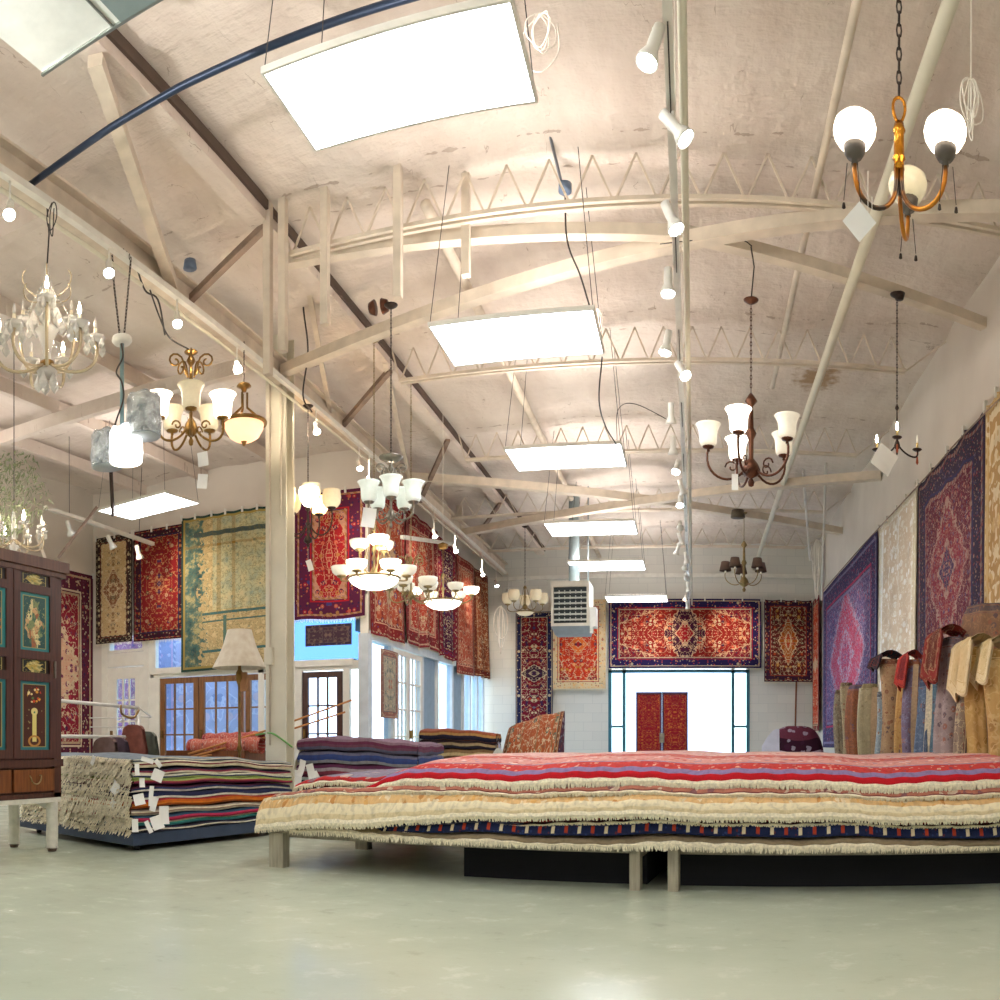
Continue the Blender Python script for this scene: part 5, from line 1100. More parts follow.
X_, Y_ = polar(525, 16.3); chandelier('distant brass chandelier with cream glass shades before the wall heater', (X_, Y_), 4.95, (Z(612, 16.3), Z(585, 16.3)), .34, 5, .22, 'tulip', brass_pale, unlit=cream_glass, rot=.5, armdrop=.12, zsh=Z(604, 16.3), body_w=.04, bowl=(.17, Z(616, 16.3), False), finial=False, chain_mat=dark_iron)
# 8. amber glass behind the column
X_, Y_ = polar(308, 9.6); chandelier('iron chandelier with amber and white glass shades just right of the column', (X_, Y_), 4.6, (Z(548, 9.6), Z(505, 9.6)), .26, 5, .21, 'tulip', dark_iron, lit=(1, 3), unlit=cream_glass, litm=glow_warm, rot=radians(15), armdrop=.2, zsh=Z(510, 9.6), body_w=.035, finial=False)
q = at(307, 516, r=9.3); s_ = MB().lathe([(.02, 0), (.06, .02), (.1, .09), (.11, .16), (.1, .2), (.095, .2), (.1, .1), (.001, .02)], at(309, 507, r=9.2), 20); s_.build('glass_shade', glow_white, label='bright white tulip shade of the iron chandelier nearest the column', cat='shade')
tagcard(at(308, 560, r=9.3), .06, .12, .1, 0, 'tiny white tag hanging from the iron chandelier by the column', 'chandelier tags', ry=-.3)
# 9. brass five light
X_, Y_ = polar(191, 7.5); chandelier('antique brass chandelier with scrolls and white bell shades left of the column', (X_, Y_), Z(352, 7.5), (Z(446, 7.5), Z(352, 7.5)), .28, 5, .23, 'bell', brass, lit=(1, 4), rot=radians(-57), armdrop=.17, zsh=Z(425, 7.5)+.02, scroll=True, arm_r=.011, unlit=cream_glass, body_w=.045)
MB().tube(cat_rom([at(150, 290, r=6.9), at(160, 318, r=7.1), at(170, 338, r=7.3), at(190, 350, r=7.5)]), .007, 5).build('black_cord', cord_black, label='twisted black cord leading to the antique brass chandelier', cat='cord')
for k, (x, y, w_) in enumerate(((202, 452, .09), (203, 474, .085))): tagcard(at(x, y, r=7.3), w_, .12, .2+k*.2, 0, ('upper' if k == 0 else 'lower')+' white tag below the antique brass chandelier', 'chandelier tags', ry=.2*k-.1)
# 10. brass bowl pendant
X_, Y_ = polar(244, 8.25); zb = Z(443, 8.25); r_ = root('bowl_pendant', (X_, Y_, zb), 'brass pendant with glowing alabaster bowl beside the column', 'pendant lamp')
links(MB(), (X_, Y_, Z(386, 8.25)), (X_, Y_, 4.68)).build('chain', dark_iron, r_)
MB().lathe([(.001, 0), (.02, .0), (.03, .03), (.07, .05), (.06, .07), (.02, .09), (.001, .09)], (X_, Y_, Z(392, 8.25)), 16).build('top_cap', brass, r_)
mb = MB()
for k in range(3): t = 2*pi*k/3+.4; mb.tube([(X_+.03*cos(t), Y_+.03*sin(t), Z(393, 8.25)), (X_+.03*cos(t), Y_+.03*sin(t), Z(408, 8.25)), (X_+.19*cos(t), Y_+.19*sin(t), Z(423, 8.25))], .012, 6)
mb.tube([(X_+.2*cos(2*pi*k/28), Y_+.2*sin(2*pi*k/28), Z(423, 8.25)) for k in range(28)], .02, 8, close=True); mb.build('frame', brass, r_)
MB().lathe([(.001, 0), (.08, .01), (.14, .05), (.18, .12), (.19, .19), (.18, .19), (.13, .06), (.001, .02)], (X_, Y_, zb+.01), 24).build('glass_bowl', plain('glowing_alabaster', '#f0c8a0', .4, 0, .1, 12, emit=('#f6b888', .75)), r_)
MB().lathe([(.001, -.03), (.015, -.02), (.02, 0), (.03, .012), (.001, .02)], (X_, Y_, zb), 10).build('finial', brass, r_)
# 11. foil wrapped pendant
X_, Y_ = polar(122, 6.5); r_ = root('drum_pendant', (X_, Y_, Z(468, 6.5)), 'pendant lamp with three drum shades, wrapped in silver plastic', 'pendant lamp')
MB().lathe([(.001, 0), (.06, 0), (.075, .02), (.07, .05), (.001, .05)], (X_, Y_, Z(344, 6.5)), 20).build('canopy', white_metal, r_)
mb = MB(); links(mb, (X_+.02, Y_, Z(336, 6.5)), at(131, 258, r=6.7)); links(mb, at(131, 258, r=6.7), at(122, 250, r=6.75)); mb.build('chain', dark_iron, r_); mb = MB(); links(mb, (X_-.02, Y_, Z(336, 6.5)), at(114, 285, r=6.7)); links(mb, at(114, 285, r=6.7), at(112, 252, r=6.75)); mb.build('chain', dark_iron, r_)
MB().tube([(X_, Y_, Z(344, 6.5)), (X_, Y_, Z(440, 6.5))], .016, 8).build('stem', plain('teal_wrapped_stem', '#7f9a9c', .4, .3), r_)
mb = MB(); mb.tube(cat_rom([(X_+.01, Y_-.02, Z(345, 6.5)), (X_+.03, Y_-.03, Z(360, 6.5)), (X_-.03, Y_-.03, Z(372, 6.5)), (X_+.02, Y_-.03, Z(384, 6.5)), (X_+.03, Y_-.02, Z(400, 6.5)), (X_-.03, Y_-.02, Z(418, 6.5)), (X_-.08, Y_, Z(428, 6.5))]), .007, 5); mb.build('cord', cord_black, r_)
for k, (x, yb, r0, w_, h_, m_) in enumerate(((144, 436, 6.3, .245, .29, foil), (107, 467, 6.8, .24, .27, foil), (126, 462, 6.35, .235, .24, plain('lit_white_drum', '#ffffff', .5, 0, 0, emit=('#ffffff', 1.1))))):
    q = at(x, yb, r=r0); mb = MB(); n = 32; P = []
    for j, (rr, zz_) in enumerate(((.001, .02), (.47, .0), (.5, .0), (.515, .3), (.5, .6), (.49, .92), (.42, 1.0), (.2, 1.03), (.001, 1.0))):
        row = []
        for i in range(n+1):
            t = 2*pi*i/n; g = 1+(.03*sin(7*t+k)+.02*sin(13*t+3*j))*(1 if 2 < j < 8 else .2); row.append((q.x+rr*w_*g*cos(t), q.y+rr*w_*g*sin(t), q.z+h_*zz_+(.01*sin(5*t+j) if j > 5 else 0)))
        P.append(row)
    mb.grid(P); s_ = mb.build('drum_shade', m_, r_, label='lit white drum shade' if k == 2 else 'silver wrapped drum shade')
    mb = MB(); mb.lathe([(.001, 0), (w_*.48, 0), (w_*.48, .004), (.001, .004)], (q.x, q.y, q.z-.006), 24); mb.build('lower_diffuser', plain('grey_diffuser', '#b8c0c2', .4) if k < 2 else glow_white, s_)
    mb = MB(); mb.tube([(X_, Y_, Z(438, 6.5)), (q.x, q.y, q.z+h_)], .01, 6); mb.build('arm', plain('teal_wrapped_stem', '#7f9a9c', .4, .3), r_)
# 12. crystal chandelier
r0 = 6.15; X_, Y_ = polar(47, r0); zb, zt = Z(388, r0), Z(268, r0); zc = Z(345, r0)
r_ = root('crystal_chandelier', (X_, Y_, zb), 'large crystal chandelier with candle arms and glass drops, hanging left of the foil wrapped pendant', 'chandelier')
arm_g = Mat('pale_gold_glass_arm', .15, .2); arm_g.col('#e2cfae'); arm_g.b.inputs['Transmission Weight'].default_value = .35; arm_g = arm_g.m
MB().tube([(X_, Y_, zt), (X_+.02, Y_, Z(235, r0)), (X_, Y_, Z(205, r0))], .006, 5).build('cord', cord_black, r_)
MB().lathe([(.001, 0), (.05, .01), (.075, .05), (.05, .08), (.02, .1), (.03, .2), (.06, .3), (.09, .34), (.03, .38), (.02, .5), (.05, .6), (.02, .66), (.012, .8), (.001, .82)], (X_, Y_, zb+.06), 20).build('glass_column', crystal, r_)
MB().lathe([(.001, 0), (.04, .0), (.055, .05), (.05, .07), (.001, .07)], (X_, Y_, Z(372, r0)), 16).build('gold_hub', brass, r_)
dropn = 0
def drop(c, s, par):
    M_ = MB(); M_.lathe([(.001, -1.0*s), (.22*s, -.75*s), (.26*s, -.6*s), (.1*s, -.2*s), (.03*s, 0), (.001, .02*s)], c, 6); M_.sm = [False]*len(M_.f)
    return M_.build('crystal_drop', crystal, par)
tips = []
for k in range(9):
    hi = k % 3 == 0; t = 2*pi*k/9-.84; d = Vector((cos(t), sin(t), 0)); R = .2 if hi else .34; ze = zc+(.2 if hi else .0)
    q = Vector((X_, Y_, 0)); a0 = q+d*.03+Vector((0, 0, Z(368, r0)+.02)); e = q+d*R+Vector((0, 0, ze)); tips.append((e, d))
    mb = MB(); mb.tube(bez(a0, a0+d*R*.5+Vector((0, 0, -.12)), e+d*.07+Vector((0, 0, -.2)), e, 12), .012, 7); arm = mb.build('arm', arm_g, r_)
    MB().lathe([(.001, 0), (.03, -.01), (.058, .006), (.07, .03), (.062, .03), (.03, .012), (.001, .012)], e, 14, ribs=7, ra=.06).build('bobeche', crystal, arm)
    MB().lathe([(.001, .015), (.013, .015), (.013, .09), (.001, .09)], e, 10).build('candle_sleeve', plain('ivory_sleeve', '#f1e6cc', .5), arm)
    flame(e+Vector((0, 0, .09)), .9).build('bulb', bulb_mat if k in (0, 1, 4, 7) else crystal, arm)
    for m_ in range(5):
        a = 2*pi*m_/5; drop(e+Vector((.058*cos(a), .058*sin(a), .018)), .085+.03*(m_ % 2), r_)
for k in range(5): t = 2*pi*k/5; drop(Vector((X_+.06*cos(t), Y_+.06*sin(t), zb+.1)), .13, r_)
for k in range(6): t = 2*pi*k/6; drop(Vector((X_+.1*cos(t), Y_+.1*sin(t), Z(312, r0))), .15, r_)
drop(Vector((X_, Y_, zb+.06)), .07, r_)
for k in range(6):
    t = 2*pi*k/6+.2; d = Vector((cos(t), sin(t), 0)); q = Vector((X_, Y_, 0)); top = q+Vector((0, 0, zt-.08))
    cr = bez(q+d*.03+Vector((0, 0, Z(300, r0))), q+d*.2+Vector((0, 0, Z(300, r0))), q+d*.22+Vector((0, 0, zt-.1)), q+d*.17+Vector((0, 0, zt-.06)), 8); MB().tube(cr, .005, 5).build('crown_arm', arm_g, r_)
    e = tips[(k*3//2) % 9][0]; B = bez(top, top+d*.12-Vector((0, 0, .14)), e+Vector((0, 0, -.02))-d*.02, e, 22); mb = MB()
    for p in B: mb.lathe([(.001, -.008), (.008, 0), (.001, .008)], p, 6)
    mb.build('bead_strand', crystal, r_)
# 13. small crystal chandelier with greenery
r0 = 8.6; X_, Y_ = polar(14, r0); r_ = root('crystal_chandelier', (X_, Y_, Z(556, r0)), 'small glowing crystal chandelier wrapped in pale greenery above the armoire', 'chandelier')
MB().tube([(X_, Y_, Z(515, r0)), (X_, Y_, 5.15)], .005, 5).build('cord', cord_black, r_)
MB().lathe([(.001, 0), (.04, .03), (.05, .08), (.02, .12), (.03, .25), (.015, .4), (.001, .42)], (X_, Y_, Z(553, r0)), 14).build('glass_column', crystal, r_)
for k in range(8):
    t = 2*pi*k/8+.3; d = Vector((cos(t), sin(t), 0)); q = Vector((X_, Y_, 0)); e = q+d*.3+Vector((0, 0, Z(532, r0))); a0 = q+d*.02+Vector((0, 0, Z(540, r0)))
    arm = MB().tube(bez(a0, a0+d*.15+Vector((0, 0, -.14)), e+d*.06+Vector((0, 0, -.2)), e, 10), .008, 6).build('arm', arm_g, r_)
    MB().lathe([(.001, 0), (.04, .01), (.05, .03), (.001, .012)], e, 10).build('bobeche', crystal, arm); flame(e+Vector((0, 0, .04)), 1.1).build('bulb', bulb_mat if k % 2 else milk, arm)
    for m_ in range(3): drop(e+Vector((.04*cos(m_*2.1), .04*sin(m_*2.1), .01)), .07, r_)
gm = plain('pale_green_leaf', '#8f9a74', .8, 0, .3, 20); mb = MB(); r2 = random.Random(5)
for i in range(1500):
    t = r2.random()*2*pi; u = r2.random(); rr = (.1+.3*sin(min(1, u*1.3)*pi*.8))*sqrt(r2.random()); z = Z(455, r0)-(1-u)*.75
    if i % 4 == 0: t = r2.uniform(2.4, 4.2); rr = r2.uniform(.1, .45); z = Z(560, r0)+r2.uniform(-.35, .6)
    c = Vector((X_+rr*cos(t)-.05, Y_+rr*sin(t), z)); a = Vector((r2.uniform(-1, 1), r2.uniform(-1, 1), r2.uniform(-1.6, .3))).normalized()*r2.uniform(.04, .09); b_ = a.cross(Vector((r2.random(), r2.random(), 1))).normalized()*.008
    mb.add([c, c+a*.5+b_, c+a, c+a*.5-b_], [(0, 1, 2, 3)])
mb.build('greenery', gm, r_, kind='stuff', label='pale green artificial foliage')

# ------------------------------------------------------------------ armoire on its white stand
AX = -4.92; Ay0, Ay1 = 4.42, 5.62; zA0, zA1 = .46, 2.40; r_ = root('painted_armoire', (AX-.3, (Ay0+Ay1)/2, zA0), 'dark wooden armoire with painted figure panels on a white stand', 'armoire')
mb = MB(); mb.box(AX-.55, AX-.02, Ay0, Ay1, zA0, zA1-.05); mb.box(AX-.02, AX, Ay1-.09, Ay1, zA0, zA1-.05); mb.box(AX-.02, AX, Ay0, Ay0+.09, zA0, zA1-.05); mb.box(AX-.02, AX, Ay0, Ay1, zA0, zA0+.04); mb.box(AX-.02, AX+.015, Ay0-.0, Ay1+.012, .72, .78)
mb.build('carcass', dark_wood, r_)
mb = MB(); mb.box(AX-.58, AX+.05, Ay0-.04, Ay1+.05, zA1-.05, zA1+.04); mb.box(AX-.57, AX+.03, Ay0-.02, Ay1+.03, zA1-.09, zA1-.05); mb.build('cornice', wood('brown_cornice', '#4a2c20', '#6f4a34'), r_)
def paint(name, bg, cols, sc, frame_c='#2f7f80'):
    M = Mat(name, .4, 0, .4); u, v = M.uv(); V = M.vec(u, v)
    n1 = M.noise(V, sc, 4, .6); n2 = M.noise(V, sc*1.9, 3); d, rc = M.vor(V, sc*1.3, 1)
    q = M.ramp(rc, [(i/len(cols), k) for i, k in enumerate(cols)], True)
    body = ((u-.5).abs()*1.5+(v-.42).abs()*.75) < (n1*.9+.0)
    c = M.mix(body, bg, q); c = M.mix((n2 > .6)*(v > .15), c, cols[0]); c = M.mix(M.noise(V, 30, 3) > .62, c, bg)
    ed = (u.min(u*-1+1.0)).min((v.min(v*-1+1.0))*2.2); c = M.mix(ed < .12, c, frame_c); c = M.mix((ed-.12).abs() < .012, c, '#a89a58'); M.col(c); return M.m
def vase(name):
    M = Mat(name, .4, 0, .4); u, v = M.uv(); V = M.vec(u, v*2.2); d, rc = M.vor(V, 9, 1)
    x = (u-.5).abs(); c = '#4a2418'
    c = M.mix((x < .07)*(v > .12)*(v < .58), c, '#d9c878'); c = M.mix(((x*x+(v-.56)*(v-.56)*4).m('SQRT')) < .11, c, '#dcca82')
    c = M.mix(((x*x+(v-.55)*(v-.55)*4).m('SQRT')) < .03, c, '#5a7a50')
    fl = ((x*x+(v-.8)*(v-.8)*4).m('SQRT')) < .24; c = M.mix(fl*(d < .42), c, M.ramp(rc, [(0, '#e0a030'), (.3, '#c8401c'), (.6, '#e8d090'), (.85, '#5a7a3c')], True))
    c = M.mix((x > .1)*(x < .26)*(v > .2)*(v < .6)*(d < .25), c, '#9a8a58'); rg = ((x*x*.8+(v-.13)*(v-.13)*5).m('SQRT')-.16).abs() < .03; c = M.mix(rg, c, '#b8803c')
    ed = (u.min(u*-1+1.0)).min((v.min(v*-1+1.0))*2.6); c = M.mix(ed < .12, c, '#2c7076'); c = M.mix((ed-.12).abs() < .012, c, '#a89a58'); M.col(c); return M.m
pm = [paint('figures_in_garden', '#20484a', ['#b8541c', '#c87a2c', '#7a8a58', '#2c4a7c', '#d8b070'], 6), paint('pale_figures', '#28504c', ['#7d8a5c', '#c8a070', '#a0603a', '#d8c890', '#4a6a50'], 6), vase('flower_vase_left'), vase('flower_vase_right')]
small = paint('small_gold_flowers', '#141a16', ['#b8a050', '#8a8a50', '#c8b878'], 5, '#241a14')
dwid = (Ay1-.09-(Ay0+.09)-.01)/2
for k in (0, 1):
    y0 = Ay0+.09+k*(dwid+.01); y1 = y0+dwid; dm = MB(); f_ = .075
    d_ = root('door', (AX, y0 if k == 0 else y1, .8), None, None); d_.parent = r_; d_.location = Vector((AX, y0 if k == 0 else y1, .8))-r_.location
    rows = [(.86, 1.42), (1.49, 1.60), (1.67, 2.14), (2.21, 2.30)]
    dm.box(AX, AX+.022, y0, y0+f_, .79, 2.34); dm.box(AX, AX+.022, y1-f_, y1, .79, 2.34); zprev = .79
    for a, b_ in rows: dm.box(AX, AX+.022, y0+f_, y1-f_, zprev, a); zprev = b_
    dm.box(AX, AX+.022, y0+f_, y1-f_, zprev, 2.34); dm.build('door_frame', dark_wood, d_)
    for j, (a, b_) in enumerate(rows):
        mt = small if j in (1, 3) else pm[(2 if j == 0 else 0)+k]
        pb = MB(); pb.box(AX-.005, AX+.008, y0+f_, y1-f_, a, b_); pb.add([(AX+.0085, y0+f_, a), (AX+.0085, y1-f_, a), (AX+.0085, y1-f_, b_), (AX+.0085, y0+f_, b_)], [(0, 1, 2, 3)], False, [(0, 0), (1, 0), (1, 1), (0, 1)])
        pb.build('painted_panel', mt, d_)
    if k == 1: MB().box(AX+.0, AX+.035, y1-.03, y1-.01, 1.46, 1.6).build('latch', pewter, d_)
for k in (0, 1):
    y0 = Ay0+.1+k*(dwid+.01); y1 = y0+dwid-.02; d_ = MB().box(AX-.01, AX+.012, y0, y1, .52, .70).build('drawer', mid_wood, r_)
    ym = (y0+y1)/2; pts = [(AX+.03, ym+.06*cos(t), .63-.05*sin(t)) for t in [pi*i/10 for i in range(11)]]; mb = MB(); mb.tube([(AX+.01, ym+.06, .65), (AX+.03, ym+.06, .65)]+pts+[(AX+.01, ym-.06, .65)], .006, 6)
    mb.build('handle', brass_pale, d_)
r2_ = root('wrapped_stand', (AX-.27, (Ay0+Ay1)/2, 0), 'white padded stand carrying the dark painted armoire', 'stand')
wp = plain('white_foam_wrap', '#d6d2c4', .8, 0, .08, 20, .4)
for (x, y) in ((AX-.05, Ay1-.06), (AX-.5, Ay1-.06), (AX-.05, Ay0+.06), (AX-.5, Ay0+.06)):
    mb = MB(); P = [[(x+.05*cos(2*pi*i/16)*(1+.06*sin(j*1.7+i)), y+.05*sin(2*pi*i/16)*(1+.06*sin(j*1.7+i)), z) for i in range(17)] for j, z in enumerate((.03, .05, .1, .16, .22, .28, .34, .40, .43))]
    mb.grid(P); mb.add(P[-1][:-1], [tuple(range(16))]); l = mb.build('leg', wp, r2_); MB().lathe([(.001, 0), (.035, 0), (.042, .02), (.04, .04), (.001, .04)], (x, y, 0), 12).build('foot', plain('brown_foot', '#5a4638', .6), l)
mb = MB(); mb.box(AX-.55, AX+.0, Ay0, Ay1, .42, .458); mb.build('top_frame', wp, r2_)
mb = MB(); mb.bar((AX-.3, Ay1-.03, .44), (AX-.08, Ay1+.02, .34), .03, .05); mb.build('loose_padding', wp, r2_)

# ------------------------------------------------------------------ floor lamp
r0 = 9.75; X_, Y_ = polar(239.5, r0); r_ = root('floor_lamp', (X_, Y_, 0), 'brass floor lamp with pleated cream shade left of the column', 'floor lamp')
MB().lathe([(.001, 0), (.15, 0), (.15, .02), (.05, .05), (.02, .1), (.001, .12)], (X_, Y_, 0), 20).build('base', brass, r_)
zs = Z(668, r0); mb = MB(); mb.lathe([(.001, .1), (.016, .1), (.016, Z(752, r0)), (.035, Z(749, r0)), (.02, Z(745, r0)), (.016, Z(735, r0)), (.018, zs-.2), (.045, zs-.12), (.04, zs-.05), (.02, zs-.02), (.02, zs+.05), (.001, zs+.05)], (X_, Y_, 0), 14); mb.build('pole', brass, r_)
pleat = Mat('pleated_cream_fabric', .85, 0, .2); pleat.col(pleat.ramp(pleat.noise(None, 12, 3), [(.3, '#d6c9b4'), (.7, '#e8e0d0')])); pleat = pleat.m
P = []
for j in range(10):
    t = j/9; rr = .30-.165*t+.02*sin(t*pi)*-1; P.append([(X_+rr*(1+.012*(i % 2))*cos(2*pi*i/96), Y_+rr*(1+.012*(i % 2))*sin(2*pi*i/96), zs+.0+.42*t) for i in range(97)])
mb = MB(); mb.grid(P); mb.grid([[(X_+(v[0]-X_)*.985, Y_+(v[1]-Y_)*.985, v[2]) for v in row] for row in P]); mb.build('lamp_shade', pleat, r_)
mb = MB(); mb.box(X_+.02, X_+.09, Y_-.02, Y_+.02, zs-.26, zs-.05); mb.build('switch_card', plain('brown_card', '#a8764a', .8), r_)

# ------------------------------------------------------------------ white wire display rack and chairs in the left bay
r_ = root('clothes_rail', (-6.6, 8.9, 0), 'white metal display rail behind the striped rug stack', 'rail rack')
mb = MB(); A = at(54, 700, Y=7.6); B = at(139, 708, Y=10.0); A2 = at(54, 735, Y=7.6); B2 = at(120, 738, Y=9.6)
A = at(40, 699, r=10.2); B = at(139, 708, r=11.2); A2 = at(40, 736, r=10.2); B2 = at(125, 737, r=11.1)
mb.tube([A, B], .022, 8); mb.tube([A2, B2], .022, 8)
for p in (A, B): mb.tube([(p.x, p.y, 0), p], .018, 8)
mb.tube([B, B+Vector((-.1, .4, -.1)), at(122, 716, r=11.4)], .014, 6); mb.tube([at(90, 718, r=10.9), at(138, 718, r=11.3)], .008, 6); mb.tube([at(90, 727, r=10.9), at(125, 727, r=11.2)], .008, 6); mb.build('rail_frame', white_metal, r_)
def chair(label, px, py, r0, w_, col, rz):
    p = at(px, py, r=r0); zt = p.z; r_ = root('upholstered_chair', (p.x, p.y, 0), label, 'chair'); m_ = plain('cloth_'+col[1:], col, .9, 0, .2, 12)
    Mx = Matrix.Translation((p.x, p.y, 0)) @ Matrix.Rotation(rz, 4, 'Z'); P = []
    for j in range(9):
        t = j/8; P.append([Mx @ Vector(((-.5+i/10)*w_*(1-.25*max(0, t-.6)/.4*abs(i/5-1)), .25+.06*t-.1*abs(i/5-1)**2, .42+(zt-.42)*t-.06*t*abs(i/5-1)**3)) for i in range(11)])
    mb = MB(); mb.grid(P); mb.grid([[v+Vector((0, .05, 0)) for v in row] for row in P]); mb.grid([P[-1], [v+Vector((0, .05, 0)) for v in P[-1]]]); mb.build('backrest', m_, r_)
    MB().box(-w_/2, w_/2, -.22, .28, .36, .46, Mx).build('seat', m_, r_)
    for sx in (-1, 1):
        for y in (-.18, .26): MB().box(sx*w_*.42-.02, sx*w_*.42+.02, y-.02, y+.02, 0, .37, Mx).build('leg', dark_wood, r_)
chair('brown grey upholstered chair behind the striped stack, leftmost in the bay', 101, 737, 10.4, .33, '#6d5650', .5)
chair('dark mauve chair with curved back, middle of the bay seats', 121, 737, 10.6, .3, '#574650', .9)
chair('reddish brown wooden backed chair, tallest of the bay seats', 132, 724, 10.9, .33, '#8a5246', .6)
chair('grey green chair nearest the blue french door frame', 147, 731, 11.0, .3, '#6f7468', .7)
MB().tube(cat_rom([at(121, 705, r=10.8), at(122, 714, r=10.8), at(133, 718, r=10.9), at(139, 710, r=11)]), .014, 6).build('brass_hook', brass, label='curved brass hook on the white display rail', cat='hook')

# ------------------------------------------------------------------ loose wires
def coil(label, c, w_, h_, n, mat, seed, tail=None, r=.0028):
    r2 = random.Random(seed); pts = []
    if tail: pts.append(Vector(tail))
    pts.append(c+Vector((0, 0, h_*.5)))
    for k in range(n):
        a = r2.uniform(0, pi); ww = w_*r2.uniform(.3, 1); hh = h_*r2.uniform(.4, 1)
        for i in range(6):
            t = 2*pi*i/6; pts.append(c+Vector((ww*.5*sin(t)*cos(a)+r2.uniform(-.01, .01), ww*.3*sin(t)*sin(a), h_*.5-hh*.5*(1-cos(t)))))
    return MB().tube(cat_rom(pts, 4), r, 5).build('wire_coil', mat, label=label, cat='wire')
coil('loose white wire coil hanging at the upper right edge', at(971, 112, r=3.5), .17, .26, 6, cord_white, 3, tail=(at(972, 40, r=3.5).x, at(972, 40, r=3.5).y, 5.2))
coil('tangled white wire hanging beside the nearest light panel', at(541, 45, r=4.2), .3, .3, 5, cord_white, 4)
coil('small white wire coil at the corner of the second light panel', at(598, 325, r=6.8), .1, .25, 3, cord_white, 5)
coil('curled dark wire hanging near the track beside the crystal chandelier', at(52, 222, r=5.9), .2, .25, 2, cord_black, 6, r=.004)
q = at(869, 548, r=17.4); coil('long bundle of white plastic sheeting hanging in the back right corner', at(817, 570, r=17.8), .45, 1.2, 7, cord_white, 7, r=.02)
coil('white wire bundle hanging from the track above the french door leaves', at(501, 640, r=17), .35, 1.3, 3, cord_white, 8, r=.012)
def wire(pts, label, r=.004, mat=cord_black): MB().tube(cat_rom(pts, 6), r, 5).build('hanging_cable', mat, label=label, cat='cable')
wire([at(565, 190, r=6.6), at(567, 240, r=6.5), at(580, 275, r=6.4), at(590, 308, r=6.3)], 'grey cable from the round junction box to the second light panel', .007)
wire([at(602, 357, r=6.9), at(599, 400, r=7.4), at(605, 425, r=8.3), at(616, 444, r=8.8)], 'black cable sagging between the second and third light panels', .007)
wire([at(617, 440, r=9), at(618, 410, r=9), at(635, 404, r=9), at(672, 422, r=9.2)], 'black cable looping from the third light panel to the central track')
wire([at(660, 244, r=6.7), at(700, 240, r=6.7), at(740, 240, r=6.7), at(752, 246, r=6.75)], 'thin black cable clipped along the crossing of the near braces')
wire([at(305, 235, r=8.6), at(303, 300, r=8.7), at(308, 350, r=8.9), at(303, 395, r=9.0), at(312, 412, r=9.2)], 'long black cable drooping right of the column top', .009)
wire([at(135, 262, r=6.9), at(145, 290, r=7), at(158, 300, r=7.1), at(165, 335, r=7.3)], 'tangled black cable between the foil pendant and the brass chandelier', .008)
for k, (x, xa_, ya, yb) in enumerate(((826, 822, 455, 600), (803, 810, 470, 560))):
    A = at(x, ya, r=13.6); B = at(xa_, yb, r=15.5); MB().tube([(A.x, A.y, 5.1), A, B], .02, 6).build('hanging_cable', cord_white, label=['long', 'short'][k]+' white cord slanting down near the far right corner', cat='cable')
MB().tube([at(338, 660, r=12.2)*1, at(338, 662, r=12.2)], .001, 4) if False else None

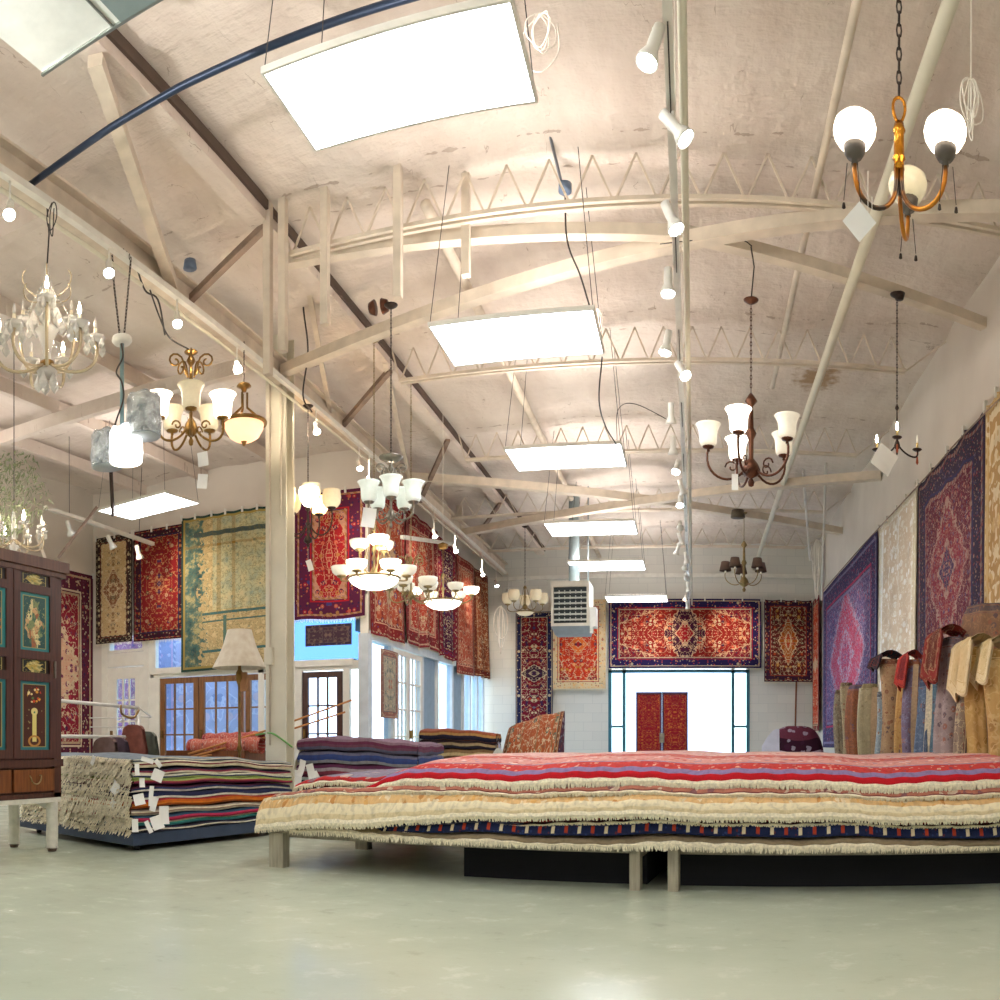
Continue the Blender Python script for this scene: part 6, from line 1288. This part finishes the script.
# ------------------------------------------------------------------ light beams of the rug spotlights
for loc, tgt, e, ang in (
    ((-.1, 15.5, 3.6), (-.86, YB, 3.3), 110, 26), ((-.1, 15.9, 3.6), (.88, YB, 3.3), 110, 26), ((-.1, 15.2, 3.6), (-2.35, YB, 2.9), 50, 24), ((-.1, 16.3, 3.6), (2.05, YB, 2.9), 45, 20),
    ((-.1, 11.6, 3.6), (XR, 14.2, 2.6), 90, 34), ((-.1, 7.5, 3.6), (XR, 9.2, 2.6), 40, 60), ((-4.0, 14.2, 4.5), (XL, 17.0, 3.1), 40, 50), ((-4.0, 16.2, 4.5), (XL, 18.3, 3.1), 40, 50), ((-4.0, 10.2, 4.5), (XL, 12.9, 3.2), 40, 60), ((-4.0, 12.6, 4.5), (XL, 14.6, 3.2), 30, 60),
    ((-4.0, 8.3, 4.4), (-4.9, YF, 3.6), 50, 50), ((-8.0, 10.3, 3.9), (-7.5, YF, 3.4), 30, 70), ((-8.0, 9.4, 3.9), (XW, 10.6, 2.3), 40, 50), ((-4.0, 7.0, 4.4), (-6.0, YF, 3.4), 50, 55)):
    beam(loc, tgt, e*1.6, ang, (1, .84, .66))
lamp_head(Vector((-4.05, 1.6, 3.5)), (.75, .5, .35), 'added unseen spotlight under the side girder track brightening the metal duct', True, 0, 1.0, 'side track spotlights', stub=1.1)  # lamp added out of view to brighten the duct
beam((-3.95, 1.68, 3.56), (-2.5, 2.9, 4.3), 170, 100, (1, .97, .92))  # beam of the added duct lamp

def area(loc, w_, h_, e, col=(.8, .9, 1)):
    l = bpy.data.lights.new('room_light', 'AREA'); l.shape = 'RECTANGLE'; l.size = w_; l.size_y = h_; l.energy = e; l.color = col
    o = bpy.data.objects.new('room_light', l); C.objects.link(o); o.location = loc; return o
# ------------------------------------------------------------------ daylight, camera, colour management
w = bpy.data.worlds.new('daylight'); bpy.context.scene.world = w; w.use_nodes = True
bg = w.node_tree.nodes['Background']; bg.inputs[0].default_value = (.72, .86, 1.0, 1); bg.inputs[1].default_value = 2.2
cam = bpy.data.cameras.new('camera'); co = bpy.data.objects.new('camera', cam); C.objects.link(co)
co.location = (0, 0, EYE); co.rotation_euler = (pi/2, 0, 0); cam.type = 'PANO'; cam.clip_end = 200
setp = cam if hasattr(cam, 'panorama_type') else cam.cycles
setp.panorama_type = 'CENTRAL_CYLINDRICAL'
setp.central_cylindrical_range_u_min = -694/880; setp.central_cylindrical_range_u_max = 306/880
setp.central_cylindrical_range_v_min = -255/880; setp.central_cylindrical_range_v_max = 745/880; setp.central_cylindrical_radius = 1.0
sc = bpy.context.scene; sc.camera = co
sc.view_settings.view_transform = 'Standard'; sc.view_settings.look = 'None'; sc.view_settings.exposure = 1.32; sc.view_settings.gamma = 1; sc.view_settings.use_curve_mapping = False
